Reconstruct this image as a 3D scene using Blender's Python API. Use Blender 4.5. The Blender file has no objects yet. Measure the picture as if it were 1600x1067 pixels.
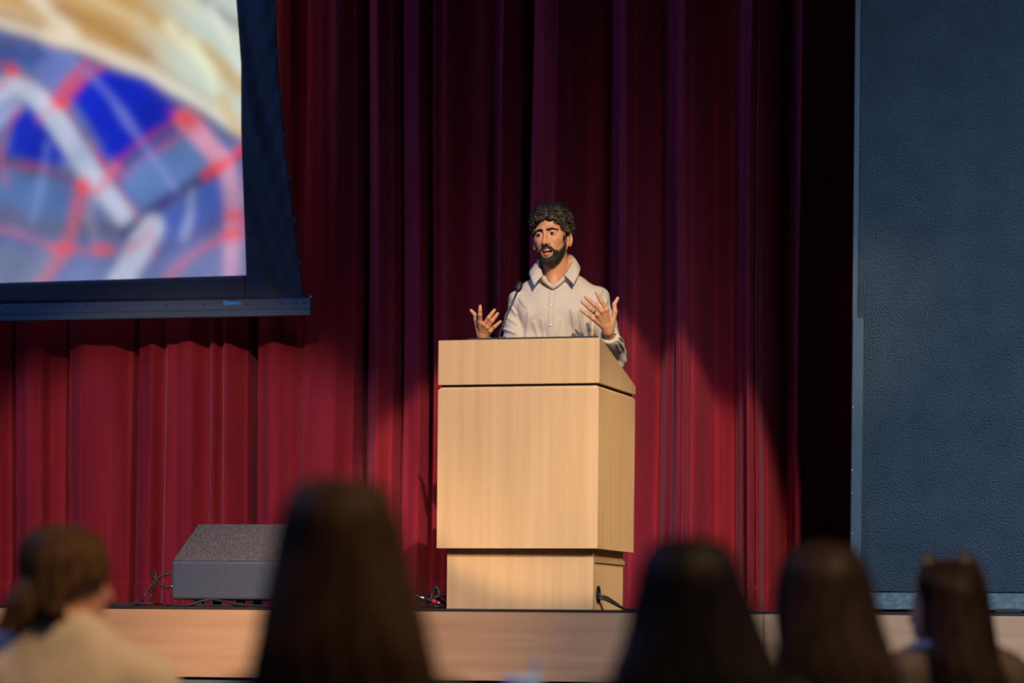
import bpy, bmesh, math, random
import numpy as np
from mathutils import Vector, Matrix, Euler

SC = bpy.context.scene
COL = SC.collection
R = math.radians
rng = np.random.default_rng(7)
random.seed(7)

# ------------------------------------------------------------------ camera
F = 4745.0                 # focal length in pixels of the 1600 px frame
YAW, ROLL = R(12.0), R(0.55)
CAM_Z = 1.0
HORIZON = 990.0
cam = bpy.data.cameras.new('camera')
cam.sensor_width = 36.0
cam.lens = F / 1600.0 * 36.0
cam.shift_y = (HORIZON - 533.5) / 1600.0
cam.clip_end = 200
cam.dof.use_dof = True
cam.dof.focus_distance = 13.6
cam.dof.aperture_fstop = cam.lens / 1000.0 / 0.072
cam_o = bpy.data.objects.new('camera', cam)
cam_o.matrix_world = (Matrix.Translation((0, 0, CAM_Z)) @ Matrix.Rotation(YAW, 4, 'Z')
                      @ Matrix.Rotation(R(90), 4, 'X') @ Matrix.Rotation(ROLL, 4, 'Z'))
COL.objects.link(cam_o)
SC.camera = cam_o
SC.view_settings.view_transform = 'Standard'
SC.view_settings.look = 'None'
SC.view_settings.gamma = 1.0
SC.view_settings.use_curve_mapping = False
SC.view_settings.exposure = 0.0

FWD = np.array([-math.sin(YAW), math.cos(YAW), 0.0])
RGT = np.array([math.cos(YAW), math.sin(YAW), 0.0])


def uv_of(px, py):
    u, v = (px - 800.0) / F, (HORIZON - py) / F
    return (u * math.cos(ROLL) - v * math.sin(ROLL), u * math.sin(ROLL) + v * math.cos(ROLL))


def at_d(px, py, d):
    """world point seen at a pixel, at a distance d along the view axis"""
    a, c = uv_of(px, py)
    p = FWD * d + RGT * (a * d)
    return np.array([p[0], p[1], CAM_Z + c * d])


def on_y(px, py, Y):
    """world point seen at a pixel, on the plane y = Y (parallel to the stage front)"""
    a, c = uv_of(px, py)
    w = FWD + RGT * a
    d = Y / w[1]
    return np.array([w[0] * d, Y, CAM_Z + c * d])


# main planes of the place
Y_LIP = 12.57                       # front of the stage
Y_CUR = Y_LIP + 2.15                # curtain
Y_SCR = Y_CUR - 0.50                # projection screen
STAGE_Z = float(on_y(800, 951.5, Y_LIP)[2])
D_P = 13.85                         # distance of the speaker

# ------------------------------------------------------------------ world and lights
world = bpy.data.worlds.new('world')
world.use_nodes = True
SC.world = world
bg = world.node_tree.nodes['Background']
bg.inputs['Color'].default_value = (0.30, 0.50, 1.0, 1)
bg.inputs['Strength'].default_value = 0.035


def spot(name, target, direction, dist, watts, color, half, blend, radius):
    l = bpy.data.lights.new(name, 'SPOT')
    l.energy = watts; l.color = color; l.spot_size = 2 * half; l.spot_blend = blend
    l.shadow_soft_size = radius
    o = bpy.data.objects.new(name, l)
    d = Vector(direction).normalized()
    o.location = Vector(target) - d * dist
    o.rotation_euler = d.to_track_quat('-Z', 'Y').to_euler()
    COL.objects.link(o)
    return o


def area(name, loc, target, watts, color, sx, sy):
    l = bpy.data.lights.new(name, 'AREA')
    l.shape = 'RECTANGLE'; l.size = sx; l.size_y = sy; l.energy = watts; l.color = color
    o = bpy.data.objects.new(name, l)
    o.location = loc
    o.rotation_euler = (Vector(target) - Vector(loc)).to_track_quat('-Z', 'Y').to_euler()
    COL.objects.link(o)
    return o


# the profile spot on the speaker: hung straight out front, its round pool lands low on the curtain
spot('podium_spotlight', on_y(862, 925, Y_CUR), (-0.29, 0.842, -0.454), 12.0, 3700, (1.0, 0.74, 0.46), R(5.75), 0.14, 0.05)
# a softer wash over the left half of the stage, then two added fill spots
spot('stage_wash', on_y(270, 1010, Y_CUR), (-0.20, 0.87, -0.40), 12.0, 2300, (1.0, 0.72, 0.48), R(7.9), 0.42, 0.05)
spot('edge_fill', on_y(520, 1020, Y_LIP), (-0.29, 0.842, -0.454), 11.0, 2600, (1.0, 0.74, 0.50), R(5.8), 0.9, 0.06)  # added fill, brightens the podium foot and the stage edge
spot('side_fill', at_d(962, 770, 13.3), (-0.74, 0.46, -0.49), 9.0, 1500, (1.0, 0.70, 0.36), R(3.7), 0.8, 0.06)  # added fill from the right, lifts the podium's right face
# cool house light of the hall, from the left and above, paler from the right
area('house_light', (-9.0, 7.0, 7.5), (-2.5, 12.5, 2.0), 270, (0.17, 0.31, 1.0), 5.0, 3.0)
hr_ = area('house_light', (2.2, 5.2, 6.2), (-0.1, 12.6, 1.8), 46, (0.62, 0.78, 1.0), 3.0, 2.0)
hr_.data.spread = R(36)
# warm lamp of the hall over the audience
hl_ = area('hall_lamp', (1.2, 4.8, 5.2), (-0.9, 7.2, 1.0), 75, (1.0, 0.60, 0.32), 2.0, 1.0)
hl_.data.spread = R(80)


# ------------------------------------------------------------------ helpers
def setp(o, **kw):
    for k, v in kw.items():
        if v is not None:
            o[k] = v
    return o


def link_mesh(name, me, mat=None, parent=None, smooth=False):
    o = bpy.data.objects.new(name, me)
    COL.objects.link(o)
    if mat is not None:
        me.materials.append(mat)
    if smooth:
        me.polygons.foreach_set('use_smooth', np.ones(len(me.polygons), dtype=bool))
    if parent is not None:
        o.parent = parent
    return o


def mesh_from(name, verts, faces, mat=None, parent=None, smooth=False):
    me = bpy.data.meshes.new(name)
    me.from_pydata([tuple(map(float, v)) for v in verts], [], [tuple(int(i) for i in f) for f in faces])
    me.update()
    return link_mesh(name, me, mat, parent, smooth)


def quads_mesh(name, V, Q, mat=None, parent=None, smooth=True):
    V = np.asarray(V, np.float32); Q = np.asarray(Q, np.int32)
    me = bpy.data.meshes.new(name)
    me.vertices.add(len(V)); me.vertices.foreach_set('co', V.ravel())
    me.loops.add(Q.size); me.loops.foreach_set('vertex_index', Q.ravel())
    me.polygons.add(len(Q))
    me.polygons.foreach_set('loop_start', np.arange(0, Q.size, Q.shape[1], dtype=np.int32))
    me.update(calc_edges=True)
    me.validate()
    return link_mesh(name, me, mat, parent, smooth)


def bm_obj(name, bm, mat=None, parent=None, smooth=False):
    me = bpy.data.meshes.new(name)
    bmesh.ops.recalc_face_normals(bm, faces=bm.faces)
    bm.to_mesh(me); bm.free()
    return link_mesh(name, me, mat, parent, smooth)


def bm_box(bm, lo, hi, bevel=0.0, seg=2, M=None):
    b2 = bmesh.new()
    bmesh.ops.create_cube(b2, size=1.0)
    lo = Vector(lo); hi = Vector(hi)
    for v in b2.verts:
        v.co = Vector((lo[i] + (v.co[i] + 0.5) * (hi[i] - lo[i]) for i in range(3)))
    if bevel > 0:
        bmesh.ops.bevel(b2, geom=list(b2.edges), offset=bevel, segments=seg, affect='EDGES', profile=0.5)
    if M is not None:
        bmesh.ops.transform(b2, matrix=M, verts=b2.verts)
    tmp = bpy.data.meshes.new('t'); b2.to_mesh(tmp); b2.free()
    bm.from_mesh(tmp); bpy.data.meshes.remove(tmp)


def box(name, lo, hi, mat, parent=None, bevel=0.0, seg=2):
    bm = bmesh.new(); bm_box(bm, lo, hi, bevel, seg)
    return bm_obj(name, bm, mat, parent)


def prism(name, poly_yz, x0, x1, mat, parent=None, bevel=0.0):
    """extrude a polygon given in (y, z) along x"""
    bm = bmesh.new()
    a = [bm.verts.new((x0, y, z)) for y, z in poly_yz]
    b = [bm.verts.new((x1, y, z)) for y, z in poly_yz]
    n = len(a)
    bm.faces.new(a); bm.faces.new(b[::-1])
    for i in range(n):
        bm.faces.new((a[i], b[i], b[(i + 1) % n], a[(i + 1) % n]))
    bmesh.ops.recalc_face_normals(bm, faces=bm.faces)
    if bevel:
        bmesh.ops.bevel(bm, geom=list(bm.edges), offset=bevel, segments=2, affect='EDGES', profile=0.5)
    return bm_obj(name, bm, mat, parent)


def smooth_path(pts, n=8):
    P = np.asarray(pts, float)
    Q = np.vstack([2 * P[0] - P[1], P, 2 * P[-1] - P[-2]])
    out = []
    for i in range(1, len(Q) - 2):
        p0, p1, p2, p3 = Q[i - 1], Q[i], Q[i + 1], Q[i + 2]
        for t in np.linspace(0, 1, n, endpoint=False):
            out.append(0.5 * (2 * p1 + (p2 - p0) * t + (2 * p0 - 5 * p1 + 4 * p2 - p3) * t ** 2
                              + (-p0 + 3 * p1 - 3 * p2 + p3) * t ** 3))
    out.append(P[-1])
    return np.array(out)


def tube_arrays(pts, rad, seg=8, caps=True):
    P = np.asarray(pts, float); n = len(P)
    rad = np.broadcast_to(np.asarray(rad, float), (n,))
    T = np.gradient(P, axis=0); T /= np.linalg.norm(T, axis=1)[:, None] + 1e-12
    up = np.array([0, 0, 1.0]) if abs(T[0][2]) < 0.9 else np.array([1.0, 0, 0])
    N = np.cross(T[0], up); N /= np.linalg.norm(N)
    V = []; Q = []
    for i in range(n):
        N = N - T[i] * np.dot(N, T[i]); N /= np.linalg.norm(N) + 1e-12
        B = np.cross(T[i], N)
        for k in range(seg):
            a = 2 * math.pi * k / seg
            V.append(P[i] + rad[i] * (math.cos(a) * N + math.sin(a) * B))
    for i in range(n - 1):
        for k in range(seg):
            k2 = (k + 1) % seg
            Q.append((i * seg + k, i * seg + k2, (i + 1) * seg + k2, (i + 1) * seg + k))
    F_ = list(Q)
    if caps:
        F_.append(tuple(range(seg))[::-1]); F_.append(tuple((n - 1) * seg + k for k in range(seg)))
    return V, F_


def tube(name, pts, rad, mat, parent=None, seg=8, n=8, raw=False):
    V, Fc = tube_arrays(pts if raw else smooth_path(pts, n), rad, seg)
    return mesh_from(name, V, Fc, mat, parent, True)


def lathe(name, prof, mat, parent=None, seg=20, M=None, smooth=True):
    """prof: list of (r, z)"""
    V = []; Fc = []
    for r, z in prof:
        for k in range(seg):
            a = 2 * math.pi * k / seg
            V.append((r * math.cos(a), r * math.sin(a), z))
    for i in range(len(prof) - 1):
        for k in range(seg):
            k2 = (k + 1) % seg
            Fc.append((i * seg + k, i * seg + k2, (i + 1) * seg + k2, (i + 1) * seg + k))
    Fc.append(tuple(range(seg))[::-1]); Fc.append(tuple((len(prof) - 1) * seg + k for k in range(seg)))
    if M is not None:
        V = [tuple(M @ Vector(v)) for v in V]
    return mesh_from(name, V, Fc, mat, parent, smooth)


def empty(name, loc, rz=0.0):
    o = bpy.data.objects.new(name, None)
    o.location = tuple(map(float, loc)); o.rotation_euler = (0, 0, rz)
    COL.objects.link(o)
    return o


# ------------------------------------------------------------------ implicit surfaces
def smin(a, b, k):
    h = np.clip(0.5 + 0.5 * (b - a) / k, 0, 1)
    return b + (a - b) * h - k * h * (1 - h)


def smax(a, b, k):
    return -smin(-a, -b, k)


def cap(p, a, b, ra, rb=None):
    rb = ra if rb is None else rb
    a = np.asarray(a, np.float32); b = np.asarray(b, np.float32)
    ab = b - a
    t = np.clip(((p - a) @ ab) / max(float(ab @ ab), 1e-9), 0, 1)
    return np.linalg.norm(p - a - t[:, None] * ab, axis=1) - (ra + (rb - ra) * t)


def ell(p, c, r, Rm=None):
    q = p - np.asarray(c, np.float32)
    if Rm is not None:
        q = q @ np.asarray(Rm, np.float32)
    r = np.asarray(r, np.float32)
    k0 = np.linalg.norm(q / r, axis=1); k1 = np.linalg.norm(q / (r * r), axis=1)
    return k0 * (k0 - 1) / np.maximum(k1, 1e-6)


def lump(p, scale, seed=0, n=7):
    """smooth pseudo noise, about -1..1"""
    g = np.random.default_rng(seed)
    out = np.zeros(len(p), np.float32)
    for i in range(n):
        d = g.normal(size=3); d /= np.linalg.norm(d)
        w = (d * scale * g.uniform(0.7, 1.5)).astype(np.float32)
        out += np.sin(p @ w + g.uniform(0, 6.28)).astype(np.float32)
    return out / (n ** 0.5 * 1.4)


def surface_net(f, lo, hi, h, lip=1.6):
    lo = np.asarray(lo, float); hi = np.asarray(hi, float)
    C = 4
    nc = np.ceil((hi - lo) / (h * C)).astype(int) + 1
    n = nc * C

    def ev(pts):
        out = np.empty(len(pts), np.float32)
        for s in range(0, len(pts), 400000):
            out[s:s + 400000] = f(pts[s:s + 400000])
        return out
    ax = [lo[i] + (np.arange(nc[i]) * C + (C - 1) / 2) * h for i in range(3)]
    cg = np.stack(np.meshgrid(*ax, indexing='ij'), -1).reshape(-1, 3).astype(np.float32)
    cv = ev(cg).reshape(nc)
    near = np.abs(cv) < C * h * 1.0 * lip
    vals = np.repeat(np.repeat(np.repeat(cv, C, 0), C, 1), C, 2)
    mask = np.repeat(np.repeat(np.repeat(near, C, 0), C, 1), C, 2)
    idx = np.argwhere(mask)
    vals[mask] = ev((lo + idx * h).astype(np.float32))
    S = vals < 0
    cells = np.zeros(n - 1, np.int8)
    offs = [(i, j, k) for i in (0, 1) for j in (0, 1) for k in (0, 1)]
    sl = lambda o: tuple(slice(o[d], n[d] - 1 + o[d]) for d in range(3))
    for o in offs:
        cells += S[sl(o)]
    act = (cells > 0) & (cells < 8)
    ids = np.full(n - 1, -1, np.int64)
    ai = np.argwhere(act)
    ids[act] = np.arange(len(ai))
    acc = np.zeros((len(ai), 3)); cnt = np.zeros(len(ai))
    cvv = {o: vals[ai[:, 0] + o[0], ai[:, 1] + o[1], ai[:, 2] + o[2]] for o in offs}
    for a in offs:
        for d in range(3):
            if a[d] == 0:
                b = list(a); b[d] = 1; b = tuple(b)
                va, vb = cvv[a], cvv[b]
                m = (va < 0) != (vb < 0)
                t = np.where(m, va / np.where(m, va - vb, 1), 0)
                pos = np.tile(np.array(a, float), (len(ai), 1)); pos[:, d] += t
                acc[m] += pos[m]; cnt[m] += 1
    V = lo + (ai + acc / np.maximum(cnt, 1)[:, None]) * h
    Q = []
    for d in range(3):
        e, g = (d + 1) % 3, (d + 2) % 3
        s0 = [slice(1, n[i] - 1) for i in range(3)]; s0[d] = slice(0, n[d] - 1)
        s1 = list(s0); s1[d] = slice(1, n[d])
        A, B = S[tuple(s0)], S[tuple(s1)]
        base = np.array([s.start for s in s0])
        for flip in (False, True):
            e_idx = np.argwhere((A & ~B) if not flip else (~A & B)) + base
            if not len(e_idx):
                continue
            q = []
            for de, dg in ((-1, -1), (0, -1), (0, 0), (-1, 0)):
                c = e_idx.copy(); c[:, e] += de; c[:, g] += dg
                q.append(ids[c[:, 0], c[:, 1], c[:, 2]])
            q = np.stack(q, 1)
            if flip:
                q = q[:, ::-1]
            Q.append(q)
    Q = np.vstack(Q)
    Q = Q[(Q >= 0).all(1)]
    return V.astype(np.float32), Q.astype(np.int32)


def join_arrays(parts):
    V = []; Q = []; o = 0
    for v, q in parts:
        V.append(v); Q.append(np.asarray(q) + o); o += len(v)
    return np.vstack(V), np.vstack(Q)


def set_colors(o, cols, name='tint'):
    ca = o.data.color_attributes.new(name, 'FLOAT_COLOR', 'POINT')
    c = np.ones((len(o.data.vertices), 4), np.float32); c[:, :3] = cols
    ca.data.foreach_set('color', c.ravel())


# ------------------------------------------------------------------ materials
def new_mat(name):
    m = bpy.data.materials.new(name); m.use_nodes = True
    nt = m.node_tree
    return m, nt, nt.nodes['Principled BSDF']


def mat(name, c1, c2=None, rough=0.6, metal=0.0, scale=(8, 8, 8), detail=4.0, bump=0.0, bump_scale=None,
        bump_dist=0.005, sheen=0.0, sheen_tint=(1, 1, 1), sheen_rough=0.35, spec=0.5, attr=None, ramp=(0.35, 0.65), sss=0.0):
    m, nt, b = new_mat(name)
    N, L = nt.nodes, nt.links
    b.inputs['Roughness'].default_value = rough
    b.inputs['Metallic'].default_value = metal
    b.inputs['Specular IOR Level'].default_value = spec
    tc = N.new('ShaderNodeTexCoord')
    mp = N.new('ShaderNodeMapping'); mp.inputs['Scale'].default_value = scale
    L.new(tc.outputs['Object'], mp.inputs['Vector'])
    nz = N.new('ShaderNodeTexNoise'); nz.inputs['Scale'].default_value = 1.0; nz.inputs['Detail'].default_value = detail
    L.new(mp.outputs['Vector'], nz.inputs['Vector'])
    cr = N.new('ShaderNodeValToRGB')
    cr.color_ramp.elements[0].position, cr.color_ramp.elements[1].position = ramp
    cr.color_ramp.elements[0].color = (*c1, 1); cr.color_ramp.elements[1].color = (*(c2 or c1), 1)
    L.new(nz.outputs['Fac'], cr.inputs['Fac'])
    src = cr.outputs['Color']
    if attr:
        at = N.new('ShaderNodeVertexColor'); at.layer_name = attr
        mx = N.new('ShaderNodeMix'); mx.data_type = 'RGBA'; mx.blend_type = 'MULTIPLY'; mx.inputs['Factor'].default_value = 1.0
        L.new(src, mx.inputs['A']); L.new(at.outputs['Color'], mx.inputs['B'])
        src = mx.outputs['Result']
    L.new(src, b.inputs['Base Color'])
    if bump > 0:
        m2 = N.new('ShaderNodeMapping'); m2.inputs['Scale'].default_value = bump_scale or scale
        L.new(tc.outputs['Object'], m2.inputs['Vector'])
        n2 = N.new('ShaderNodeTexNoise'); n2.inputs['Scale'].default_value = 1.0; n2.inputs['Detail'].default_value = 3.0
        L.new(m2.outputs['Vector'], n2.inputs['Vector'])
        bp = N.new('ShaderNodeBump'); bp.inputs['Strength'].default_value = bump; bp.inputs['Distance'].default_value = bump_dist
        L.new(n2.outputs['Fac'], bp.inputs['Height']); L.new(bp.outputs['Normal'], b.inputs['Normal'])
    if sheen > 0:
        b.inputs['Sheen Weight'].default_value = sheen
        b.inputs['Sheen Tint'].default_value = (*sheen_tint, 1)
        b.inputs['Sheen Roughness'].default_value = sheen_rough
    if sss > 0:
        b.inputs['Subsurface Weight'].default_value = sss
        b.inputs['Subsurface Radius'].default_value = (0.01, 0.004, 0.002)
    return m


M_podium = mat('maple_upright_grain', (0.66, 0.42, 0.205), (0.76, 0.50, 0.26), 0.42, scale=(26, 26, 0.9), detail=6, ramp=(0.3, 0.7), bump=0.04, bump_scale=(90, 90, 3), bump_dist=0.001)
M_fascia = mat('maple_lying_grain', (0.50, 0.275, 0.145), (0.62, 0.375, 0.205), 0.38, scale=(0.9, 12, 16), detail=7, ramp=(0.3, 0.72), bump=0.04, bump_scale=(3, 90, 90), bump_dist=0.001)
M_deck = mat('black_stage_floor', (0.012, 0.010, 0.010), (0.022, 0.018, 0.018), 0.7, scale=(3, 3, 3))
M_velvet = mat('burgundy_velvet', (0.25, 0.018, 0.034), (0.33, 0.025, 0.044), 0.9, scale=(7, 7, 1.2), spec=0.1,
               sheen=0.42, sheen_tint=(0.85, 0.40, 0.72), sheen_rough=0.30, bump=0.25, bump_scale=(420, 420, 160), bump_dist=0.002)
M_panel = mat('dark_textured_panel', (0.042, 0.066, 0.088), (0.056, 0.084, 0.108), 0.62, scale=(6, 6, 6), bump=0.9, bump_scale=(135, 135, 135), bump_dist=0.030, spec=0.45)
M_panel_trim = mat('dark_painted_trim', (0.048, 0.078, 0.095), (0.060, 0.095, 0.112), 0.5, scale=(9, 9, 9), bump=0.15, bump_scale=(60, 60, 60), bump_dist=0.003)
M_base_trim = mat('scuffed_teal_baseboard', (0.075, 0.13, 0.14), (0.20, 0.27, 0.27), 0.5, scale=(40, 40, 90), ramp=(0.45, 0.85))
M_hall = mat('dark_hall_carpet', (0.03, 0.03, 0.035), (0.05, 0.05, 0.055), 0.95, scale=(30, 30, 30))
M_lower = mat('grey_lower_wall', (0.10, 0.115, 0.14), (0.12, 0.135, 0.16), 0.7, scale=(5, 5, 5))
M_black = mat('matte_black', (0.012, 0.012, 0.013), (0.02, 0.02, 0.021), 0.55)
M_rubber = mat('black_cable_rubber', (0.015, 0.015, 0.017), (0.03, 0.03, 0.033), 0.42)
M_mask = mat('black_screen_border', (0.028, 0.033, 0.038), (0.040, 0.046, 0.052), 0.55, scale=(5, 5, 5), spec=0.35)
M_batten = mat('dark_aluminium', (0.060, 0.095, 0.120), (0.072, 0.112, 0.140), 0.48, metal=0.0, scale=(3, 60, 60), spec=0.5)
M_grille = mat('speckled_grey_grille', (0.055, 0.05, 0.05), (0.20, 0.185, 0.18), 0.75, scale=(190, 190, 190), detail=1, ramp=(0.42, 0.62), bump=0.5, bump_scale=(190, 190, 190), bump_dist=0.003)
M_cab = mat('textured_blue_black_paint', (0.050, 0.062, 0.100), (0.075, 0.090, 0.135), 0.5, scale=(160, 160, 160), detail=2, bump=0.5, bump_scale=(170, 170, 170), bump_dist=0.003)
M_metal = mat('brushed_metal', (0.5, 0.5, 0.52), (0.65, 0.65, 0.67), 0.3, metal=1.0)
M_red = mat('red_plastic', (0.6, 0.02, 0.02), (0.65, 0.03, 0.03), 0.4)
M_blue_mark = mat('bright_blue_print', (0.04, 0.55, 1.0), (0.04, 0.55, 1.0), 0.5)
M_skin = mat('warm_skin', (0.68, 0.310, 0.150), (0.74, 0.350, 0.175), 0.52, scale=(30, 30, 30), attr='tint', sss=0.06)
M_skin2 = mat('skin', (0.50, 0.27, 0.18), (0.55, 0.30, 0.20), 0.5, scale=(20, 20, 20))
M_shirt = mat('pale_beige_cotton', (0.62, 0.535, 0.43), (0.66, 0.575, 0.465), 0.8, scale=(300, 300, 300), bump=0.12, bump_scale=(26, 26, 14), bump_dist=0.012, sheen=0.05)
M_button = mat('pearl_button', (0.75, 0.70, 0.62), (0.85, 0.8, 0.74), 0.25)
M_hair_m = mat('dark_curly_hair', (0.018, 0.014, 0.011), (0.15, 0.110, 0.080), 0.6, scale=(90, 90, 90), detail=3, spec=0.3, ramp=(0.4,0.7))  # lighter brown stands in for lit highlights on the curls
M_beard = mat('dark_beard_hair', (0.006, 0.004, 0.004), (0.030, 0.019, 0.014), 0.65, scale=(260, 260, 120), detail=3, bump=0.6, bump_scale=(320, 320, 160), bump_dist=0.004)
M_eye = mat('eye_white', (0.40, 0.34, 0.31), (0.44, 0.38, 0.35), 0.2)
M_iris = mat('dark_iris', (0.015, 0.010, 0.008), (0.03, 0.018, 0.012), 0.1)
M_teeth = mat('teeth', (0.70, 0.64, 0.55), (0.75, 0.70, 0.62), 0.25)
M_mouth = mat('mouth_tongue', (0.42, 0.13, 0.12), (0.48, 0.16, 0.14), 0.35)
M_trousers = mat('dark_trousers', (0.03, 0.032, 0.04), (0.045, 0.047, 0.055), 0.85)
M_leather = mat('dark_leather', (0.02, 0.016, 0.013), (0.03, 0.024, 0.02), 0.4)


def hair_mat(name, c1, c2, rough=0.42):
    return mat(name, c1, c2, rough + 0.1, scale=(60, 60, 5), detail=3, spec=0.07, bump=0.25, bump_scale=(130, 130, 7), bump_dist=0.004)


# ------------------------------------------------------------------ the setting
def struct(o, label, cat=None):
    return setp(o, kind='structure', label=label)


xL, xR = -7.0, 4.5
setp(box('floor', (-8, -1.5, -0.05), (6, Y_LIP + 0.02, 0.0), M_hall), kind='structure', label='dark hall floor in front of the stage')
st = empty('stage', (0, Y_LIP, 0)); st['kind'] = 'structure'; st['label'] = 'low platform of the stage with pale wooden front'
x_of = lambda px, py, Y: float(on_y(px, py, Y)[0])
box('deck', (xL, 0.0, STAGE_Z - 0.010), (xR, 4.5, STAGE_Z), M_deck, st)
box('carcass', (xL, 0.04, 0.0), (xR, 4.5, STAGE_Z - 0.010), M_deck, st)
fas_bot = float(on_y(330, 1058, Y_LIP)[2])
seams = [xL, -5.66, x_of(1193, 1000, Y_LIP) , 1.9, xR]
for a, b in zip(seams[:-1], seams[1:]):
    box('fascia_board', (a + 0.0015, 0.004, fas_bot), (b - 0.0015, 0.04, STAGE_Z - 0.0125), M_fascia, st, 0.002)
box('lower_front', (xL, 0.015, 0.0), (xR, 0.04, fas_bot - 0.012), M_lower, st)

# dark wall behind the curtain, and the proscenium wall on the right
struct(box('wall_back', (xL, Y_CUR + 0.9, STAGE_Z), (xR, Y_CUR + 1.0, 7.5), M_black), 'black back wall hidden behind the curtain')
Y_PAN = Y_LIP + 0.10
px_w = x_of(1333.5, 300, Y_PAN)
wr = struct(empty('wall_right', (px_w, Y_PAN, STAGE_Z)), 'dark blue-grey textured wall panel right of the curtain')
tr_top = float(on_y(1340, 497, Y_PAN)[2]) - STAGE_Z
bt_top = float(on_y(1400, 926, Y_PAN)[2]) - STAGE_Z
bt_bot = float(on_y(1400, 952, Y_PAN)[2]) - STAGE_Z
wpx = x_of(1342, 300, Y_PAN) - px_w
box('panel', (wpx + 0.003, 0.0, bt_top + 0.006), (xR - px_w, 0.30, 6.2), M_panel, wr)
box('edge_strip', (0.0, 0.006, bt_top), (wpx, 0.30, 6.2), M_panel_trim, wr, 0.002)
s0 = x_of(1331, 700, Y_PAN) - px_w; s1 = x_of(1347.5, 700, Y_PAN) - px_w
box('corner_guard', (s0, -0.016, bt_top - 0.004), (s1, 0.004, tr_top), M_panel_trim, wr, 0.003)
box('baseboard_strip', (s0, -0.010, max(bt_bot, 0.004)), (xR - px_w, 0.02, bt_top), M_base_trim, wr, 0.002)
for py in (636, 735, 771, 834):
    q = on_y(1331.6, py, Y_PAN - 0.012)
    lathe('screw', [(0.004, 0), (0.004, 0.002), (0.002, 0.003)], M_metal, wr, 8,
          Matrix.Translation((s0 + 0.004, -0.015, float(q[2]) - STAGE_Z)) @ Matrix.Rotation(R(90), 4, 'X'))
slot = [x_of(1556, 950, Y_PAN) - px_w, x_of(1597, 950, Y_PAN) - px_w]
box('slot_plate', (slot[0], -0.013, 0.004), (slot[1], -0.009, 0.018), M_black, wr)

# ------------------------------------------------------------------ curtain
CTRL = [(-260, -.05), (-200, -.18), (-150, .04), (-120, -.17), (-80, -.19), (-52, .05), (-40, -.16), (-10, -.19), (12, -.18), (30, -.13), (36, .07), (43, -.16), (68, -.20), (84, -.17), (92, -.12), (112, -.10),
        (119, .07), (126, -.15), (150, -.20), (190, -.19), (220, -.14), (227, .06), (233, -.16), (258, -.20), (272, -.15), (282, -.19),
        (318, -.21), (340, -.16), (352, -.195), (362, -.16), (372, -.20), (398, -.13), (409, .09), (418, -.16), (448, -.20), (484, -.145),
        (494, -.185), (535, -.19), (560, -.13), (575, .08), (584, -.14), (604, -.21), (622, -.16), (630, -.08), (640, -.14),
        (662, -.16), (676, -.06), (682, .10), (689, -.19), (702, -.16), (740, -.04), (768, .0), (784, -.13), (793, -.19), (802, -.12),
        (818, .02), (832, -.04), (839, -.18), (856, -.21), (876, -.19), (886, -.10), (905, .05), (936, .06), (958, -.07), (976, -.18), (984, -.20),
        (992, -.12), (1020, .04), (1046, -.06), (1068, -.18), (1076, -.20), (1083, -.12), (1112, .04), (1140, .02), (1164, -.10),
        (1178, -.20), (1184, -.15), (1189, -.19), (1198, -.08), (1222, .06), (1240, -.06), (1254, -.20), (1268, -.14), (1292, .05), (1325, .08),
        (1360, -.1), (1410, .06), (1450, -.12), (1500, .05), (1540, -.1)]
cx = np.array([x_of(p, 700, Y_CUR) for p, _ in CTRL]); cd = np.array([d * 1.4 + 0.06 for _, d in CTRL])


def pleat(x):
    i = np.clip(np.searchsorted(cx, x) - 1, 0, len(cx) - 2)
    t = np.clip((x - cx[i]) / (cx[i + 1] - cx[i]), 0, 1)
    s = t * t * (3 - 2 * t)
    return cd[i] + (cd[i + 1] - cd[i]) * s


nx, nz = 1700, 60
X = np.linspace(cx[0], cx[-1], nx)
Zc = np.concatenate([np.linspace(STAGE_Z + 0.004, STAGE_Z + 0.30, 22), np.linspace(STAGE_Z + 0.34, 6.6, nz - 22)])
V = []
for z in Zc:
    k = (z - STAGE_Z) / 3.0
    sway = 0.012 * np.sin(X * 3.1 + 1.0) * (k - 0.6) + 0.006 * np.sin(z * 1.7 + X * 5)
    dep = pleat(X + sway) * (1.0 - 0.05 * np.sin(z * 1.3 + X * 2.2))
    dep = dep + 0.005 * np.sin(X * 47 + 0.6 * z) + 0.0015 * np.sin(X * 113 + 1.1 * z + 2)
    h = z - STAGE_Z
    if h < 0.14:
        dep = dep - 0.007 + 0.006 * np.sin(X * 160 + h * 30) * (0.14 - h) / 0.14
    if 0.135 < h < 0.15:
        dep = dep + 0.006
    V.append(np.stack([X, Y_CUR + dep, np.full(nx, z)], 1))
V = np.vstack(V)
i, j = np.meshgrid(np.arange(nx - 1), np.arange(nz - 1), indexing='ij')
q0 = (j * nx + i).ravel()
cur = quads_mesh('stage_curtain', V, np.stack([q0, q0 + 1, q0 + 1 + nx, q0 + nx], 1), M_velvet)
setp(cur, label='burgundy velvet stage curtain hanging in deep pleats across the stage', category='curtain')

# ------------------------------------------------------------------ projection screen
so = on_y(200, 485, Y_SCR)
scr = empty('projection_screen', so)
setp(scr, label='hanging projection screen showing a blurred plaid shirt, with black border', category='screen')


def sl(px, py, dy=0.0):
    return on_y(px, py, Y_SCR + dy) - so


def interp(y, pts):
    a = sorted(pts); return np.interp(y, [p[0] for p in a], [p[1] for p in a])


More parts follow.
